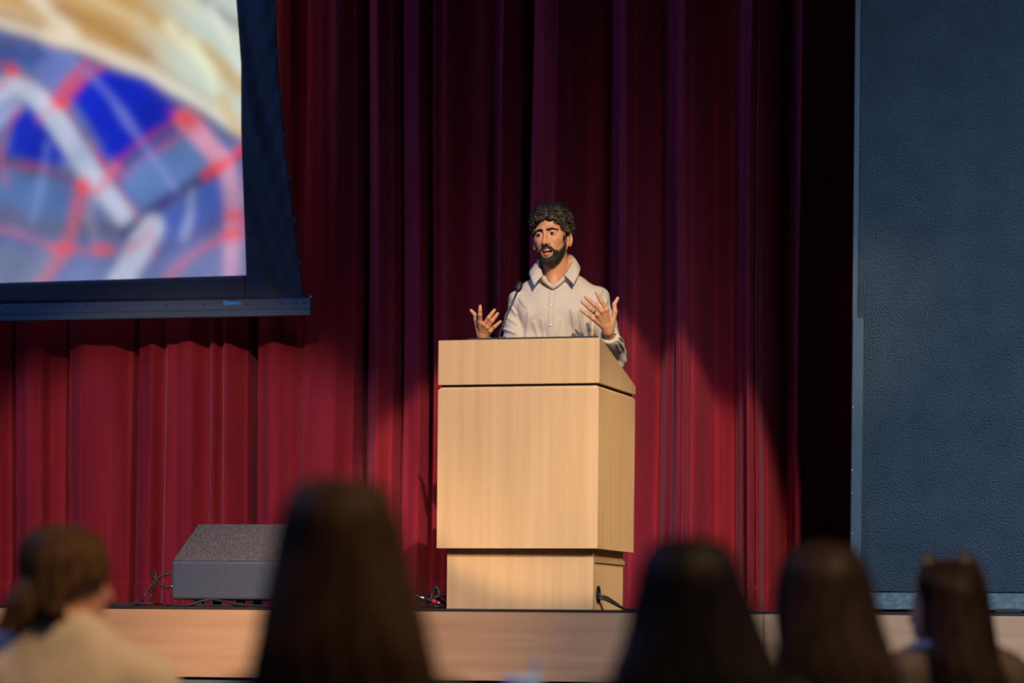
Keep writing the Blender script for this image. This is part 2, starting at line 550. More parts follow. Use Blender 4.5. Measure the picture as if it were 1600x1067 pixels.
IMG_R = [(-250, 362), (0, 369), (100, 376.5), (200, 376.5), (300, 380), (380, 383), (430, 384.5)]
OUT_R = [(-250, 418), (0, 431), (80, 434), (150, 438), (215, 444), (280, 451), (340, 459), (400, 466), (468, 475)]
rows = np.linspace(0, 1, 190); cols = np.linspace(0, 1, 190)
PX = np.zeros((190, 190)); PY = np.zeros((190, 190))
for r_, t in enumerate(rows):
    for c_, s in enumerate(cols):
        bot = 442 - 12 * ((-260 + s * 645) / 385.0)
        y = -250 + t * (bot + 250)
        x = -260 + s * (interp(y, IMG_R) + 260)
        PX[r_, c_] = x; PY[r_, c_] = y


def picture(px, py):
    x, y = px.ravel(), py.ravel(); n = len(x)
    srgb = lambda c: np.array([(v / 255.0) ** 2.2 for v in c])
    wob = 3 * np.sin(x * 0.06 + y * 0.03) + 3 * np.sin(y * 0.07 - x * 0.045)
    col = np.tile(srgb((88, 106, 160)), (n, 1))

    def put(w, c, a=1.0):
        w = np.clip(w, 0, 1)[:, None] * a
        col[:] = col * (1 - w) + srgb(c) * w

    def blob(cx_, cy_, rx, ry, c, a, ang=0):
        ca, sa = math.cos(R(ang)), math.sin(R(ang))
        dx, dy = (x - cx_) * ca + (y - cy_) * sa, -(x - cx_) * sa + (y - cy_) * ca
        put(np.exp(-((dx / rx) ** 2 + (dy / ry) ** 2) ** 1.2), c, a)

    def seg_d(p, q):
        ab = q - p; t = np.clip(((x - p[0]) * ab[0] + (y - p[1]) * ab[1]) / max(ab @ ab, 1e-6), 0, 1)
        return np.hypot(x - p[0] - t * ab[0], y - p[1] - t * ab[1])

    def stroke(pts, w, c, a, soft=8.0):
        P = smooth_path(np.array([(p[0], p[1], 0) for p in pts], float), 6)[:, :2]
        d = np.full(n, 1e9)
        for p, q in zip(P[:-1], P[1:]):
            d = np.minimum(d, seg_d(p, q))
        d = d + wob * 0.35
        u = np.clip((w / 2 + soft / 2 - d) / soft, 0, 1)
        put(u * u * (3 - 2 * u), c, a)

    def poly(pts, c, a, soft=14.0):
        P = np.array(pts, float); d = np.full(n, 1e9); ins = np.zeros(n, bool)
        for p, q in zip(P, np.roll(P, -1, 0)):
            d = np.minimum(d, seg_d(p, q))
            cond = ((p[1] > y) != (q[1] > y))
            ins ^= cond & (x < (q[0] - p[0]) * (y - p[1]) / (q[1] - p[1] + 1e-9) + p[0])
        sd = np.where(ins, -d, d) + wob * 0.5
        u = np.clip(0.5 - sd / soft, 0, 1)
        put(u * u * (3 - 2 * u), c, a)
    # cloth cells
    poly([(-80, 52), (30, 60), (85, 72), (60, 100), (20, 98), (-80, 70)], (66, 84, 152), 0.9)
    poly([(60, 98), (88, 78), (150, 100), (120, 140), (88, 150), (50, 122)], (104, 120, 184), 0.9)
    poly([(110, 148), (160, 104), (232, 126), (288, 172), (262, 200), (186, 254), (160, 240)], (20, 38, 186), 1.0)
    poly([(18, 182), (34, 166), (62, 176), (96, 214), (118, 262), (60, 256), (10, 246)], (26, 46, 186), 1.0)
    blob(75, 240, 30, 18, (20, 34, 200), 0.6)
    poly([(180, 275), (262, 208), (300, 198), (338, 250), (290, 290), (220, 332)], (92, 122, 176), 0.95)
    poly([(0, 268), (60, 276), (110, 290), (100, 350), (40, 336), (-40, 322)], (84, 110, 160), 0.95)
    poly([(245, 345), (300, 300), (350, 270), (356, 340), (300, 372), (250, 410)], (74, 96, 178), 0.95)
    poly([(250, 425), (330, 378), (352, 372), (352, 440), (240, 440)], (98, 106, 158), 0.9)
    poly([(138, 300), (165, 310), (205, 352), (190, 372), (130, 362)], (112, 126, 172), 0.8)
    poly([(-40, 372), (90, 396), (70, 445), (-40, 445)], (112, 124, 158), 0.9)
    # dark bands
    stroke([(-60, 60), (10, 64), (70, 70)], 14, (86, 92, 118), 0.7, 14)
    stroke([(-40, 246), (10, 250), (60, 264), (122, 276)], 20, (72, 78, 116), 0.9, 12)
    stroke([(-60, 318), (20, 338), (90, 358), (190, 356)], 22, (98, 98, 124), 0.9, 14)
    stroke([(178, 268), (225, 232), (282, 190)], 20, (78, 70, 142), 0.9, 8)
    stroke([(205, 420), (262, 388), (330, 352), (390, 330)], 20, (82, 84, 142), 0.9, 12)
    # pale bands
    stroke([(-60, 190), (-15, 150), (18, 133), (52, 146), (84, 180), (112, 224), (138, 270), (170, 308), (208, 352)], 34, (196, 204, 226), 0.97, 12)
    stroke([(196, 362), (262, 312), (320, 276), (388, 236)], 18, (64, 60, 112), 0.95, 8)
    blob(125, 245, 20, 28, (168, 182, 212), 0.6, 50)
    stroke([(238, 356), (216, 394), (186, 446)], 40, (188, 196, 216), 0.95, 12)
    stroke([(-10, 196), (14, 172), (26, 165)], 20, (176, 186, 226), 0.7, 14)
    stroke([(70, 74), (120, 100), (165, 142), (200, 190), (240, 248), (275, 296)], 9, (136, 146, 226), 0.7, 10)
    stroke([(300, 298), (296, 340), (286, 372)], 10, (176, 186, 222), 0.75, 10)
    stroke([(75, 226), (66, 280), (52, 345)], 8, (136, 154, 214), 0.6, 10)
    stroke([(288, 186), (318, 218), (348, 252)], 32, (226, 156, 180), 0.9, 12)
    stroke([(352, 250), (364, 300), (364, 350), (360, 450)], 26, (214, 160, 190), 0.85, 14)
    stroke([(150, 300), (140, 340), (150, 380)], 14, (176, 160, 188), 0.45, 14)
    # red lines
    red = (224, 62, 66)
    stroke([(-10, 95), (22, 112), (60, 136), (92, 160), (120, 196), (150, 240), (184, 290), (216, 344)], 5, (190, 44, 84), 0.85, 6)
    stroke([(-30, 168), (-4, 140), (18, 118)], 7, (220, 90, 120), 0.6, 8)
    stroke([(84, 158), (110, 124), (138, 94)], 10, red, 0.75, 9)
    stroke([(100, 160), (130, 124), (166, 100)], 9, red, 0.75, 9)
    stroke([(60, 186), (78, 168), (96, 160)], 7, (226, 110, 120), 0.6, 8)
    stroke([(178, 258), (228, 216), (284, 182)], 6, (206, 40, 90), 0.8, 6)
    stroke([(192, 278), (240, 240), (296, 202)], 5, (196, 50, 96), 0.75, 6)
    stroke([(10, 290), (0, 240), (12, 200), (30, 168)], 6, (224, 84, 110), 0.7, 8)
    stroke([(20, 258), (70, 264), (122, 284), (150, 300), (190, 262)], 6, (206, 70, 96), 0.55, 8)
    stroke([(150, 300), (172, 270), (182, 262)], 12, (230, 130, 150), 0.6, 10)
    stroke([(132, 284), (120, 330), (104, 386), (62, 445)], 18, (206, 96, 106), 0.7, 14)
    stroke([(-40, 350), (30, 366), (90, 388), (180, 392)], 9, (206, 104, 112), 0.6, 10)
    stroke([(242, 345), (225, 372), (200, 390)], 5, (214, 74, 96), 0.7, 6)
    stroke([(240, 360), (240, 400)], 5, (214, 74, 96), 0.7, 6)
    stroke([(318, 276), (350, 256), (384, 228)], 10, (232, 60, 76), 0.85, 8)
    stroke([(262, 432), (300, 398), (340, 376), (384, 350)], 8, (214, 84, 106), 0.7, 9)
    for bx, by, rx, ry, ag in ((94, 163, 12, 9, 30), (292, 186, 22, 13, 25), (341, 260, 17, 9, -20), (130, 292, 12, 9, 0), (364, 366, 17, 9, -10), (100, 388, 17, 8, 0),
                               (366, 338, 12, 11, 0), (18, 110, 12, 8, 30), (160, 390, 18, 8, 0)):
        blob(bx, by, rx, ry, (246, 66, 50), 0.95, ag)
    put((y - 340) / 300.0, (160, 160, 192), 0.7)
    fold_ = 0.5 * np.sin(x * 0.030 - y * 0.022 + 1.2) + 0.35 * np.sin(x * 0.011 + y * 0.043) + 0.25 * np.sin(x * 0.09 + y * 0.05) + 0.2 * np.sin(x * 0.21 - y * 0.17)
    col[:] = col * (1 + 0.22 * fold_[:, None])
    # hair above the collar
    edge = np.interp(x, [-260, -60, 0, 40, 73, 110, 161, 229, 292, 340, 370, 390], [-30, 22, 42, 54, 66, 76, 96, 124, 160, 190, 213, 230])
    k = np.clip((edge - y + wob * 0.5) / 12.0 + 0.5, 0, 1); k = k * k * (3 - 2 * k)
    hb = np.tile(srgb((206, 164, 96)), (n, 1))

    def hput(w, c, a):
        w = np.clip(w, 0, 1)[:, None] * a
        hb[:] = hb * (1 - w) + srgb(c) * w

    def streak(x0, y0, x1, y1, w, c, a, bow=0.0):
        P = np.array([(x0, y0), ((x0 + x1) / 2 + bow, (y0 + y1) / 2 - bow), (x1, y1)], float)
        d = np.minimum(seg_d(P[0], P[1]), seg_d(P[1], P[2]))
        hput(np.exp(-(d / w) ** 2), c, a)
    hput((x - 205 + 0.25 * y) / 110.0, (196, 216, 206), 0.95)
    rel = edge - y
    st_ = 0.5 * np.sin(rel * 0.075 + x * 0.010) + 0.3 * np.sin(rel * 0.17 + 1.7 + x * 0.016) + 0.25 * np.sin(rel * 0.4 + x * 0.03)
    hput((st_ - 0.1) * 1.1, (246, 230, 190), 0.65)
    hput((-st_ - 0.25) * 1.4, (176, 126, 52), 0.55)
    hput(np.exp(-((rel - 10) / 13.0) ** 2), (238, 226, 208), 0.85)
    streak(38, -20, 110, 50, 13, (250, 240, 220), 0.7)
    streak(90, 10, 230, 85, 12, (168, 118, 60), 0.6, 6)
    streak(-40, 10, 60, 40, 12, (150, 106, 50), 0.5)
    streak(240, 30, 378, 140, 13, (206, 162, 84), 0.8, 8)
    streak(318, -4, 372, 40, 6, (140, 122, 122), 0.75)
    streak(262, 40, 330, 110, 10, (248, 250, 214), 0.7)
    streak(300, 60, 372, 210, 7, (240, 246, 214), 0.75)
    streak(330, 10, 380, 120, 6, (236, 248, 232), 0.6)
    streak(345, 150, 376, 215, 9, (214, 176, 110), 0.8)
    col[:] = col * (1 - k[:, None]) + hb * k[:, None]
    sh = np.exp(-((rel + 8) / 9.0) ** 2) * np.clip((x - 210) / 60, 0, 1)
    col[:] = col * (1 - 0.35 * sh[:, None]) + srgb((120, 90, 84)) * 0.35 * sh[:, None]
    C3 = col.reshape(px.shape[0], px.shape[1], 3)
    for _ in range(6):                                   # the picture on the screen is out of focus
        for ax_ in (0, 1):
            C3 = _soft(C3, ax_)
    return C3.reshape(-1, 3)


def _soft(a, ax_):
    p_ = np.concatenate([np.take(a, [0], ax_), a, np.take(a, [-1], ax_)], ax_)
    n_ = a.shape[ax_]
    return 0.25 * np.take(p_, range(0, n_), ax_) + 0.5 * a + 0.25 * np.take(p_, range(2, n_ + 2), ax_)


Vp = []
for r_ in range(190):
    for c_ in range(190):
        dy = 0.0
        Vp.append(sl(PX[r_, c_], PY[r_, c_], dy))
i, j = np.meshgrid(np.arange(189), np.arange(189), indexing='ij')
q0 = (i * 190 + j).ravel()
M_pic, nt, b = new_mat('projected_picture')
vc = nt.nodes.new('ShaderNodeVertexColor'); vc.layer_name = 'picture'
nt.links.new(vc.outputs['Color'], b.inputs['Emission Color'])
b.inputs['Emission Strength'].default_value = 0.92
b.inputs['Base Color'].default_value = (0.05, 0.05, 0.05, 1); b.inputs['Roughness'].default_value = 0.8
pic = quads_mesh('picture_surface', Vp, np.stack([q0, q0 + 190, q0 + 191, q0 + 1], 1), M_pic, scr)
set_colors(pic, picture(PX, PY), 'picture')
md = pic.modifiers.new('thick', 'SOLIDIFY'); md.thickness = 0.002

# black border cloth: right strip and bottom strip as one draped sheet with diagonal tension ripples
Vb = []; Qb = []
nr, ncn = 150, 26
for r_ in range(nr):
    t = r_ / (nr - 1)
    for c_ in range(ncn):
        s = c_ / (ncn - 1)
        y = -250 + t * (470 - 1.5 + 250)
        xl, xr = interp(y, IMG_R) - 3, interp(y, OUT_R)
        x = xl + s * (xr - xl)
        ph = (x - 380) * 0.075 - (y - 200) * 0.022
        rip = 0.012 * math.sin(ph * 1.15 + 0.8 * math.sin(y * 0.011)) * math.sin(math.pi * s) ** 1.2 * (0.35 + 0.65 * t) + 0.0015 * math.sin(y * 0.09 + x * 0.2) * s
        Vb.append(sl(x, y, 0.004 - rip))
for r_ in range(nr - 1):
    for c_ in range(ncn - 1):
        a = r_ * ncn + c_
        Qb.append((a, a + ncn, a + ncn + 1, a + 1))
o0 = len(Vb); nb = 90
for r_ in range(6):
    for c_ in range(nb):
        s = c_ / (nb - 1); x = -260 + s * (384 + 260)
        y0 = 442 - 12 * (x / 385.0) - 2; y1 = 473 - 6 * (x / 487.0) + 2
        Vb.append(sl(x, y0 + (y1 - y0) * r_ / 5, 0.004))
for r_ in range(5):
    for c_ in range(nb - 1):
        a = o0 + r_ * nb + c_
        Qb.append((a, a + nb, a + nb + 1, a + 1))
bo = quads_mesh('border_cloth', Vb, np.array(Qb), M_mask, scr)
md = bo.modifiers.new('thick', 'SOLIDIFY'); md.thickness = 0.0015
# bottom bar
pL0, pL1 = sl(-300, 481.5), sl(-300, 508); pR0, pR1 = sl(487, 466), sl(487, 493)


def bar(name, ta, tb, y0, y1, m, bev=0.002, xr=1.0):
    bm = bmesh.new()
    e = [pL0 + (pL1 - pL0) * ta, pR0 + (pR1 - pR0) * ta, pR0 + (pR1 - pR0) * tb, pL0 + (pL1 - pL0) * tb]
    vs = [bm.verts.new((p[0], y, p[2])) for y in (y0, y1) for p in e]
    for f in ((0, 1, 2, 3), (7, 6, 5, 4), (0, 4, 5, 1), (1, 5, 6, 2), (2, 6, 7, 3), (3, 7, 4, 0)):
        bm.faces.new([vs[k] for k in f])
    bmesh.ops.recalc_face_normals(bm, faces=bm.faces)
    bmesh.ops.bevel(bm, geom=list(bm.edges), offset=bev, segments=2, affect='EDGES')
    return bm_obj(name, bm, m, scr)


bt = bar('bottom_bar', 0.0, 0.62, -0.022, 0.03, M_batten)
bar('bottom_bar_ledge', 0.635, 1.0, -0.026, 0.03, M_batten)
for px in (-50, 14, 76, 137, 199, 261, 322, 386, 441, 465, 477):
    py = 483.5 - 7.5 * px / 487.0 - 2
    q = sl(px, py)
    lathe('rivet', [(0.0042, 0), (0.0042, 0.002), (0.002, 0.003)], M_black, bt, 8,
          Matrix.Translation((q[0], -0.022, q[2])) @ Matrix.Rotation(R(90), 4, 'X'))
fc = bpy.data.curves.new('mark', 'FONT'); fc.body = 'Stewart'; fc.size = 1.0; fc.offset = 0.022; fc.extrude = 0.01
fo = bpy.data.objects.new('mark', fc); COL.objects.link(fo)
bpy.context.view_layer.update()
me = bpy.data.meshes.new_from_object(fo.evaluated_get(bpy.context.evaluated_depsgraph_get()))
COL.objects.unlink(fo); bpy.data.objects.remove(fo)
co = np.array([v.co for v in me.vertices]); wid = co[:, 0].max() - co[:, 0].min()
q0_, q1_ = sl(351, 476.8), sl(378, 476.0)
k_ = (q1_[0] - q0_[0]) / wid
for v in me.vertices:
    x, y, z = v.co
    v.co = (q0_[0] + x * k_, -0.0235 - z * 0.02, q0_[2] + y * k_ * 1.05)
me.materials.clear()
mk = link_mesh('maker_mark', me, M_blue_mark, bt)
mk['label'] = 'small bright blue lettering on the bar'
# edge cable with its tabs
cable_px = [(447, 195), (453, 262), (459, 318), (466, 372), (475, 420), (486, 461)]
tube('tension_cable', [sl(x, y, -0.004) for x, y in [(420, -200), (433, 0), (440, 120)] + cable_px + [(486.5, 468)]], 0.0016, M_rubber, scr, 6, 5)
for y in (14, 80, 146, 212, 278, 344, 410):
    x = float(interp(y, OUT_R))
    a = sl(x - 2, y - 5, -0.003); b_ = sl(x + 3.5, y + 5, 0.004)
    box('tab', (min(a[0], b_[0]), a[1], b_[2]), (max(a[0], b_[0]), b_[1], a[2]), M_mask, scr, 0.001)
lathe('cable_end', [(0.004, 0), (0.005, 0.006), (0.003, 0.022)], M_metal, scr, 8, Matrix.Translation(Vector(sl(486, 467, -0.004))))

# ------------------------------------------------------------------ podium
POD_RZ = R(-4.0)
pc = on_y(806, 951.5, Y_LIP + 0.16)
pod = empty('podium', (pc[0], pc[1], STAGE_Z), POD_RZ)
setp(pod, label='pale maple podium with slanted top and recessed base at the stage edge', category='podium')
PW, PD = 0.358, 0.65
ZG = 0.9655
bm = bmesh.new(); bm_box(bm, (-PW, 0.0, 0.262), (PW, PD, ZG - 0.010))
bmesh.ops.bevel(bm, geom=[e for e in bm.edges if all(v.co.z > 0.9 for v in e.verts)], offset=0.012, segments=1, affect='EDGES')
bm_obj('body', bm, M_podium, pod)
box('reveal', (-PW + 0.012, 0.012, ZG - 0.02), (PW - 0.012, PD - 0.012, ZG + 0.01), M_black, pod)
zt, zb = 1.158, 1.005
top = prism('top_section', [(-0.001, ZG), (-0.001, zt), (0.03, zt), (PD + 0.004, zb), (PD + 0.004, ZG)], -PW - 0.001, PW + 0.001, M_podium, pod, 0.002)
# black reading desk lying in the slope
sl_ang = math.atan2(zb - zt, PD - 0.03)
bm = bmesh.new()
bm_box(bm, (-0.245 + 0.015, 0.0, 0.0), (PW - 0.010, 0.58, 0.010), 0.002)
bmesh.ops.transform(bm, matrix=Matrix.Translation((0, 0.012, zt + 0.0)) @ Matrix.Rotation(sl_ang, 4, 'X'), verts=bm.verts)
bm_obj('reading_desk', bm, M_black, pod)
# base: front board, side boards set back a little, toe recess above
BW = 0.327
box('base_front', (-BW, 0.052, 0.0), (BW, 0.078, 0.262), M_podium, pod, 0.0015)
for s in (-1, 1):
    x0, x1 = sorted((s * (BW - 0.012), s * (BW - 0.034)))
    box('base_side', (x0, 0.078, 0.0), (x1, PD - 0.02, 0.262), M_podium, pod, 0.001)
    x0, x1 = sorted((s * (BW - 0.012), s * (BW - 0.004)))
    box('side_cleat', (x0, 0.085, 0.205), (x1, PD - 0.02, 0.225), M_podium, pod, 0.002)
box('base_back', (-BW + 0.034, PD - 0.05, 0.0), (BW - 0.034, PD - 0.03, 0.262), M_podium, pod)
lathe('grommet', [(0.040, 0), (0.040, 0.003), (0.033, 0.005), (0.032, 0.001), (0.0, 0.001)], M_black, pod, 24,
      Matrix.Translation((BW - 0.012, 0.185, 0.067)) @ Matrix.Rotation(R(90), 4, 'Y'))
PM = Matrix.Translation((pc[0], pc[1], STAGE_Z)) @ Matrix.Rotation(POD_RZ, 4, 'Z')
pw = lambda x, y, z: np.array(PM @ Vector((x, y, z)))
grp = 'black cables coming out of the podium base'
for k, (dz, lift, yy) in enumerate(((0.0, 0.024, 0.62), (0.012, 0.010, 0.55))):
    t = tube('podium_cable', [pw(BW - 0.008, 0.18, 0.065 - dz), pw(BW + 0.02, 0.20, 0.058 - dz), pw(BW + 0.045, 0.26, 0.035 - dz * 0.6), pw(BW + 0.055, 0.36, 0.012),
                              pw(BW + 0.05, 0.48, 0.0065), pw(BW + 0.07 + lift, yy + 0.1, 0.0065), pw(BW + 0.25 + lift * 3, yy + 0.5, 0.0065)], 0.006, M_rubber)
    setp(t, label=('upper' if k == 0 else 'lower') + ' black cable curving out of the podium base hole', category='cable', group=grp)

# gooseneck microphone on the reading desk
mxl = -0.083; myl = 0.075
mb = pw(mxl, myl, zt + (myl - 0.012) * math.tan(sl_ang) + 0.0095)
dm = float((mb - np.array([0, 0, CAM_Z])) @ FWD)
mic = empty('gooseneck_microphone', mb)
setp(mic, label='thin black gooseneck microphone rising from the podium top', category='microphone')
mp_ = lambda px, py, d: at_d(px, py, dm + d) - mb
lathe('mount', [(0.020, 0), (0.020, 0.004), (0.010, 0.010), (0.006, 0.022)], M_black, mic, 16, Matrix.Translation((0, 0, 0.002)))
tube('gooseneck', [(0, 0, 0.018), mp_(780, 525, 0.0), mp_(786, 508, 0.0), mp_(794, 488, 0.01), mp_(802, 470, 0.02), mp_(808, 456, 0.035)], 0.0046, M_rubber, mic)
d_ = mp_(813.5, 441, 0.055) - mp_(808, 457, 0.035); L_ = float(np.linalg.norm(d_))
lathe('windscreen', [(0.005, 0), (0.011, 0.006), (0.0145, 0.018), (0.0150, 0.030), (0.0135, L_ * 0.8), (0.009, L_ * 0.95), (0.003, L_)], M_black, mic, 16,
      Matrix.Translation(Vector(mp_(808, 456, 0.035))) @ Vector(d_).to_track_quat('Z', 'Y').to_matrix().to_4x4())

# ------------------------------------------------------------------ wedge loudspeaker
Y_MON = Y_LIP + 0.20
ml = on_y(268, 936, Y_MON)
mon = empty('wedge_loudspeaker', (ml[0], Y_MON, STAGE_Z))
setp(mon, label='dark wedge-shaped stage loudspeaker with speckled sloping face on short feet', category='loudspeaker')
zb0 = float(on_y(268, 936, Y_MON)[2]) - STAGE_Z
zb1 = float(on_y(268, 877, Y_MON)[2]) - STAGE_Z
MD = 0.36
zb2 = float(on_y(292, 819.5, Y_MON + MD)[2]) - STAGE_Z
W_ = 0.66
prism('cabinet', [(0, zb0), (0, zb1), (MD, zb2 - 0.004), (MD + 0.10, zb2 - 0.05), (MD + 0.06, zb0)], 0.0, W_, M_cab, mon, 0.009)
n_ = np.array([0, zb2 - zb1, -MD]); ln = math.hypot(MD, zb2 - zb1)
nn = np.array([0, -(zb2 - zb1) / ln, MD / ln])
gv = []
for (u_, off) in ((0.02, 0.0), (0.99, 0.0)):
    pass
bm = bmesh.new()
bm_box(bm, (0.006, 0.012, -0.004), (W_ - 0.006, ln - 0.006, 0.006), 0.004)
bmesh.ops.transform(bm, matrix=Matrix.Translation((0, 0, zb1)) @ Matrix.Rotation(math.atan2(zb2 - zb1, MD), 4, 'X'), verts=bm.verts)
bm_obj('grille', bm, M_grille, mon)
for px in (306, 371, 450, 492):
    fx = x_of(px, 940, Y_MON) - ml[0]
    for fy in (0.05, MD - 0.05):
        box('foot', (fx - 0.017, fy - 0.017, 0.0), (fx + 0.017, fy + 0.017, zb0 + 0.004), M_black, mon, 0.003)
    if px > 372:
        break
lathe('jack', [(0.008, 0), (0.008, 0.012), (0.005, 0.016)], M_metal, mon, 10, Matrix.Translation((0.0, 0.03, zb0 + 0.055)) @ Matrix.Rotation(R(-90), 4, 'Y'))


def fl(px, Y, lift=0.0):
    p = on_y(px, 948, Y); return np.array([p[0], Y, STAGE_Z + 0.0055 + lift])


g2 = 'cables lying at the left wedge loudspeaker'
jack = np.array([ml[0] - 0.014, Y_MON + 0.03, STAGE_Z + zb0 + 0.055])
Yc = Y_LIP + 0.23
o3 = lambda px, py, dy=0.0: on_y(px, py, Yc + dy)
tube_defs = [
    ('looped black cable plugged into the side of the wedge loudspeaker',
     [jack, o3(257, 918), o3(246, 909, .01), o3(240, 900, .01), o3(237, 896, .02), o3(240, 893.5, .03), o3(244, 899, .03), o3(241, 915, .02), o3(236, 930, .02), fl(230, Yc, .004), fl(205, Yc + .02), fl(160, Yc + .06), fl(60, Yc + .12)]),
    ('thin black cable arching from the floor up to the wedge loudspeaker',
     [o3(268, 896, .05), o3(256, 898, .04), o3(244, 905, .03), o3(234, 917, .02), o3(226, 931, .0), fl(216, Yc, .006), fl(190, Yc - .01, .0), fl(165, Yc - .03), fl(80, Yc - .05)]),
    ('black cable lying flat along the stage edge beside the wedge loudspeaker',
     [fl(150, Yc - .08), fl(190, Yc - .07, .006), fl(235, Yc - .06, .008), fl(248, Yc - .02, .006), fl(262, Yc + .0, .0), fl(290, Yc - .12), fl(330, Yc - .13, .0), fl(400, Yc - .12)]),
    ('black cable humped in front of the wedge loudspeaker feet',
     [fl(268, Yc - .15), fl(295, Yc - .15, .002), fl(312, Yc - .14, .018), fl(330, Yc - .13, .026), fl(350, Yc - .13, .018), fl(375, Yc - .14, .004), fl(420, Yc - .15, .0)]),
]
for lab, pts in tube_defs:
    setp(tube('speaker_cable', pts, 0.0048, M_rubber), label=lab, category='cable', group=g2)

# heap of cables left of the podium
Yh = Y_LIP + 0.30
oh = lambda px, py, dy=0.0: on_y(px, py, Yh + dy)
heap = [
    ('black cable looped upright beside the podium base', [fl(640, Yh), oh(660, 944), oh(672, 938, .02), oh(676, 925, .03), oh(681, 917, .03), oh(686, 925, .03), oh(684, 934, .02), oh(672, 940, .0), fl(650, Yh + .05, .012), fl(600, Yh + .1)]),
    ('black cable lowest in the heap beside the podium base', [fl(600, Yh - .05), fl(640, Yh - .05, .002), oh(662, 946, -.06), fl(685, Yh - .08, .004), fl(700, Yh + .1)]),
    ('black cable sweeping up to the podium base from the floor heap', [fl(610, Yh + .04, .02), fl(645, Yh - .02, .014), oh(668, 941, -.02), oh(690, 930, .0), fl(705, Yh + .12, .02)]),
    ('black cable bent across the floor heap by the podium', [fl(605, Yh + .12, .004), fl(650, Yh + .08, .018), oh(668, 930, .06), oh(684, 934, .05), fl(700, Yh + .15, .008)]),
]
for lab, pts in heap:
    setp(tube('floor_cable', pts, 0.0062, M_rubber), label=lab, category='cable', group='black cables heaped beside the podium')
ca_, cb_ = oh(649, 930.5, -.035), oh(687, 942.5, -.035)
con = empty('cable_connector', (float(ca_[0]), float(ca_[1]), STAGE_Z))
setp(con, label='silver and black plug with a red ring on the cable heap', category='plug')
cv_ = Vector(cb_ - ca_); cl_ = cv_.length
CM = Matrix.Translation((0, 0, float(ca_[2]) - STAGE_Z)) @ cv_.to_track_quat('Z', 'Y').to_matrix().to_4x4()
tk = lambda a, b, r: [(r * 0.85, a * cl_), (r, a * cl_ + 0.002), (r, b * cl_ - 0.002), (r * 0.85, b * cl_)]
lathe('barrel', tk(0.0, 0.38, 0.0085), M_metal, con, 14, CM)
lathe('grip', tk(0.38, 0.68, 0.0095), M_black, con, 14, CM)
lathe('ring', tk(0.68, 0.86, 0.0098), M_red, con, 14, CM)
lathe('tail', tk(0.86, 1.0, 0.006), M_metal, con, 14, CM)

# ------------------------------------------------------------------ the speaker
ga, gc = uv_of(868, 700)
G = FWD * D_P + RGT * (ga * D_P)
G = np.array([G[0], G[1], STAGE_Z])


def LP(px, py, dy=0.0):
    d = D_P + dy
    a, c = uv_of(px, py)
    return np.array([a * d - ga * D_P, dy, CAM_Z + c * d - STAGE_Z])


def rot(z=0, y=0, x=0):
    return np.array((Matrix.Rotation(R(z), 3, 'Z') @ Matrix.Rotation(R(y), 3, 'Y') @ Matrix.Rotation(R(x), 3, 'X')))


HR = rot(z=-19, y=-5, x=3)
bridge_h = np.array([0, -0.088, 0.004])
HC = LP(852.2, 365.5, -0.12) - HR @ bridge_h
to_head = lambda p: ((p - HC) @ HR).astype(np.float32)
EYES = [np.array([s * 0.0320, -0.0735, 0.004]) for s in (-1, 1)]


def f_headcore(q):
    d = ell(q, (0, 0.018, 0.036), (0.076, 0.097, 0.086))
    d = smin(d, ell(q, (0, -0.030, -0.034), (0.062, 0.060, 0.086)), 0.03)
    ax = np.abs(q[:, 0]); m = q.copy(); m[:, 0] = ax
    d = smin(d, cap(m, (0.055, 0.006, -0.052), (0.013, -0.066, -0.112), 0.016, 0.015), 0.03)
    d = smin(d, cap(m, (0.0, -0.074, -0.114), (0.012, -0.072, -0.113), 0.017), 0.02)
    d = smin(d, cap(m, (0.050, -0.046, -0.016), (0.036, -0.062, -0.022), 0.016), 0.025)
    d = smin(d, cap(m, (0.010, -0.084, 0.024), (0.044, -0.068, 0.025), 0.0095), 0.014)
    return d, m


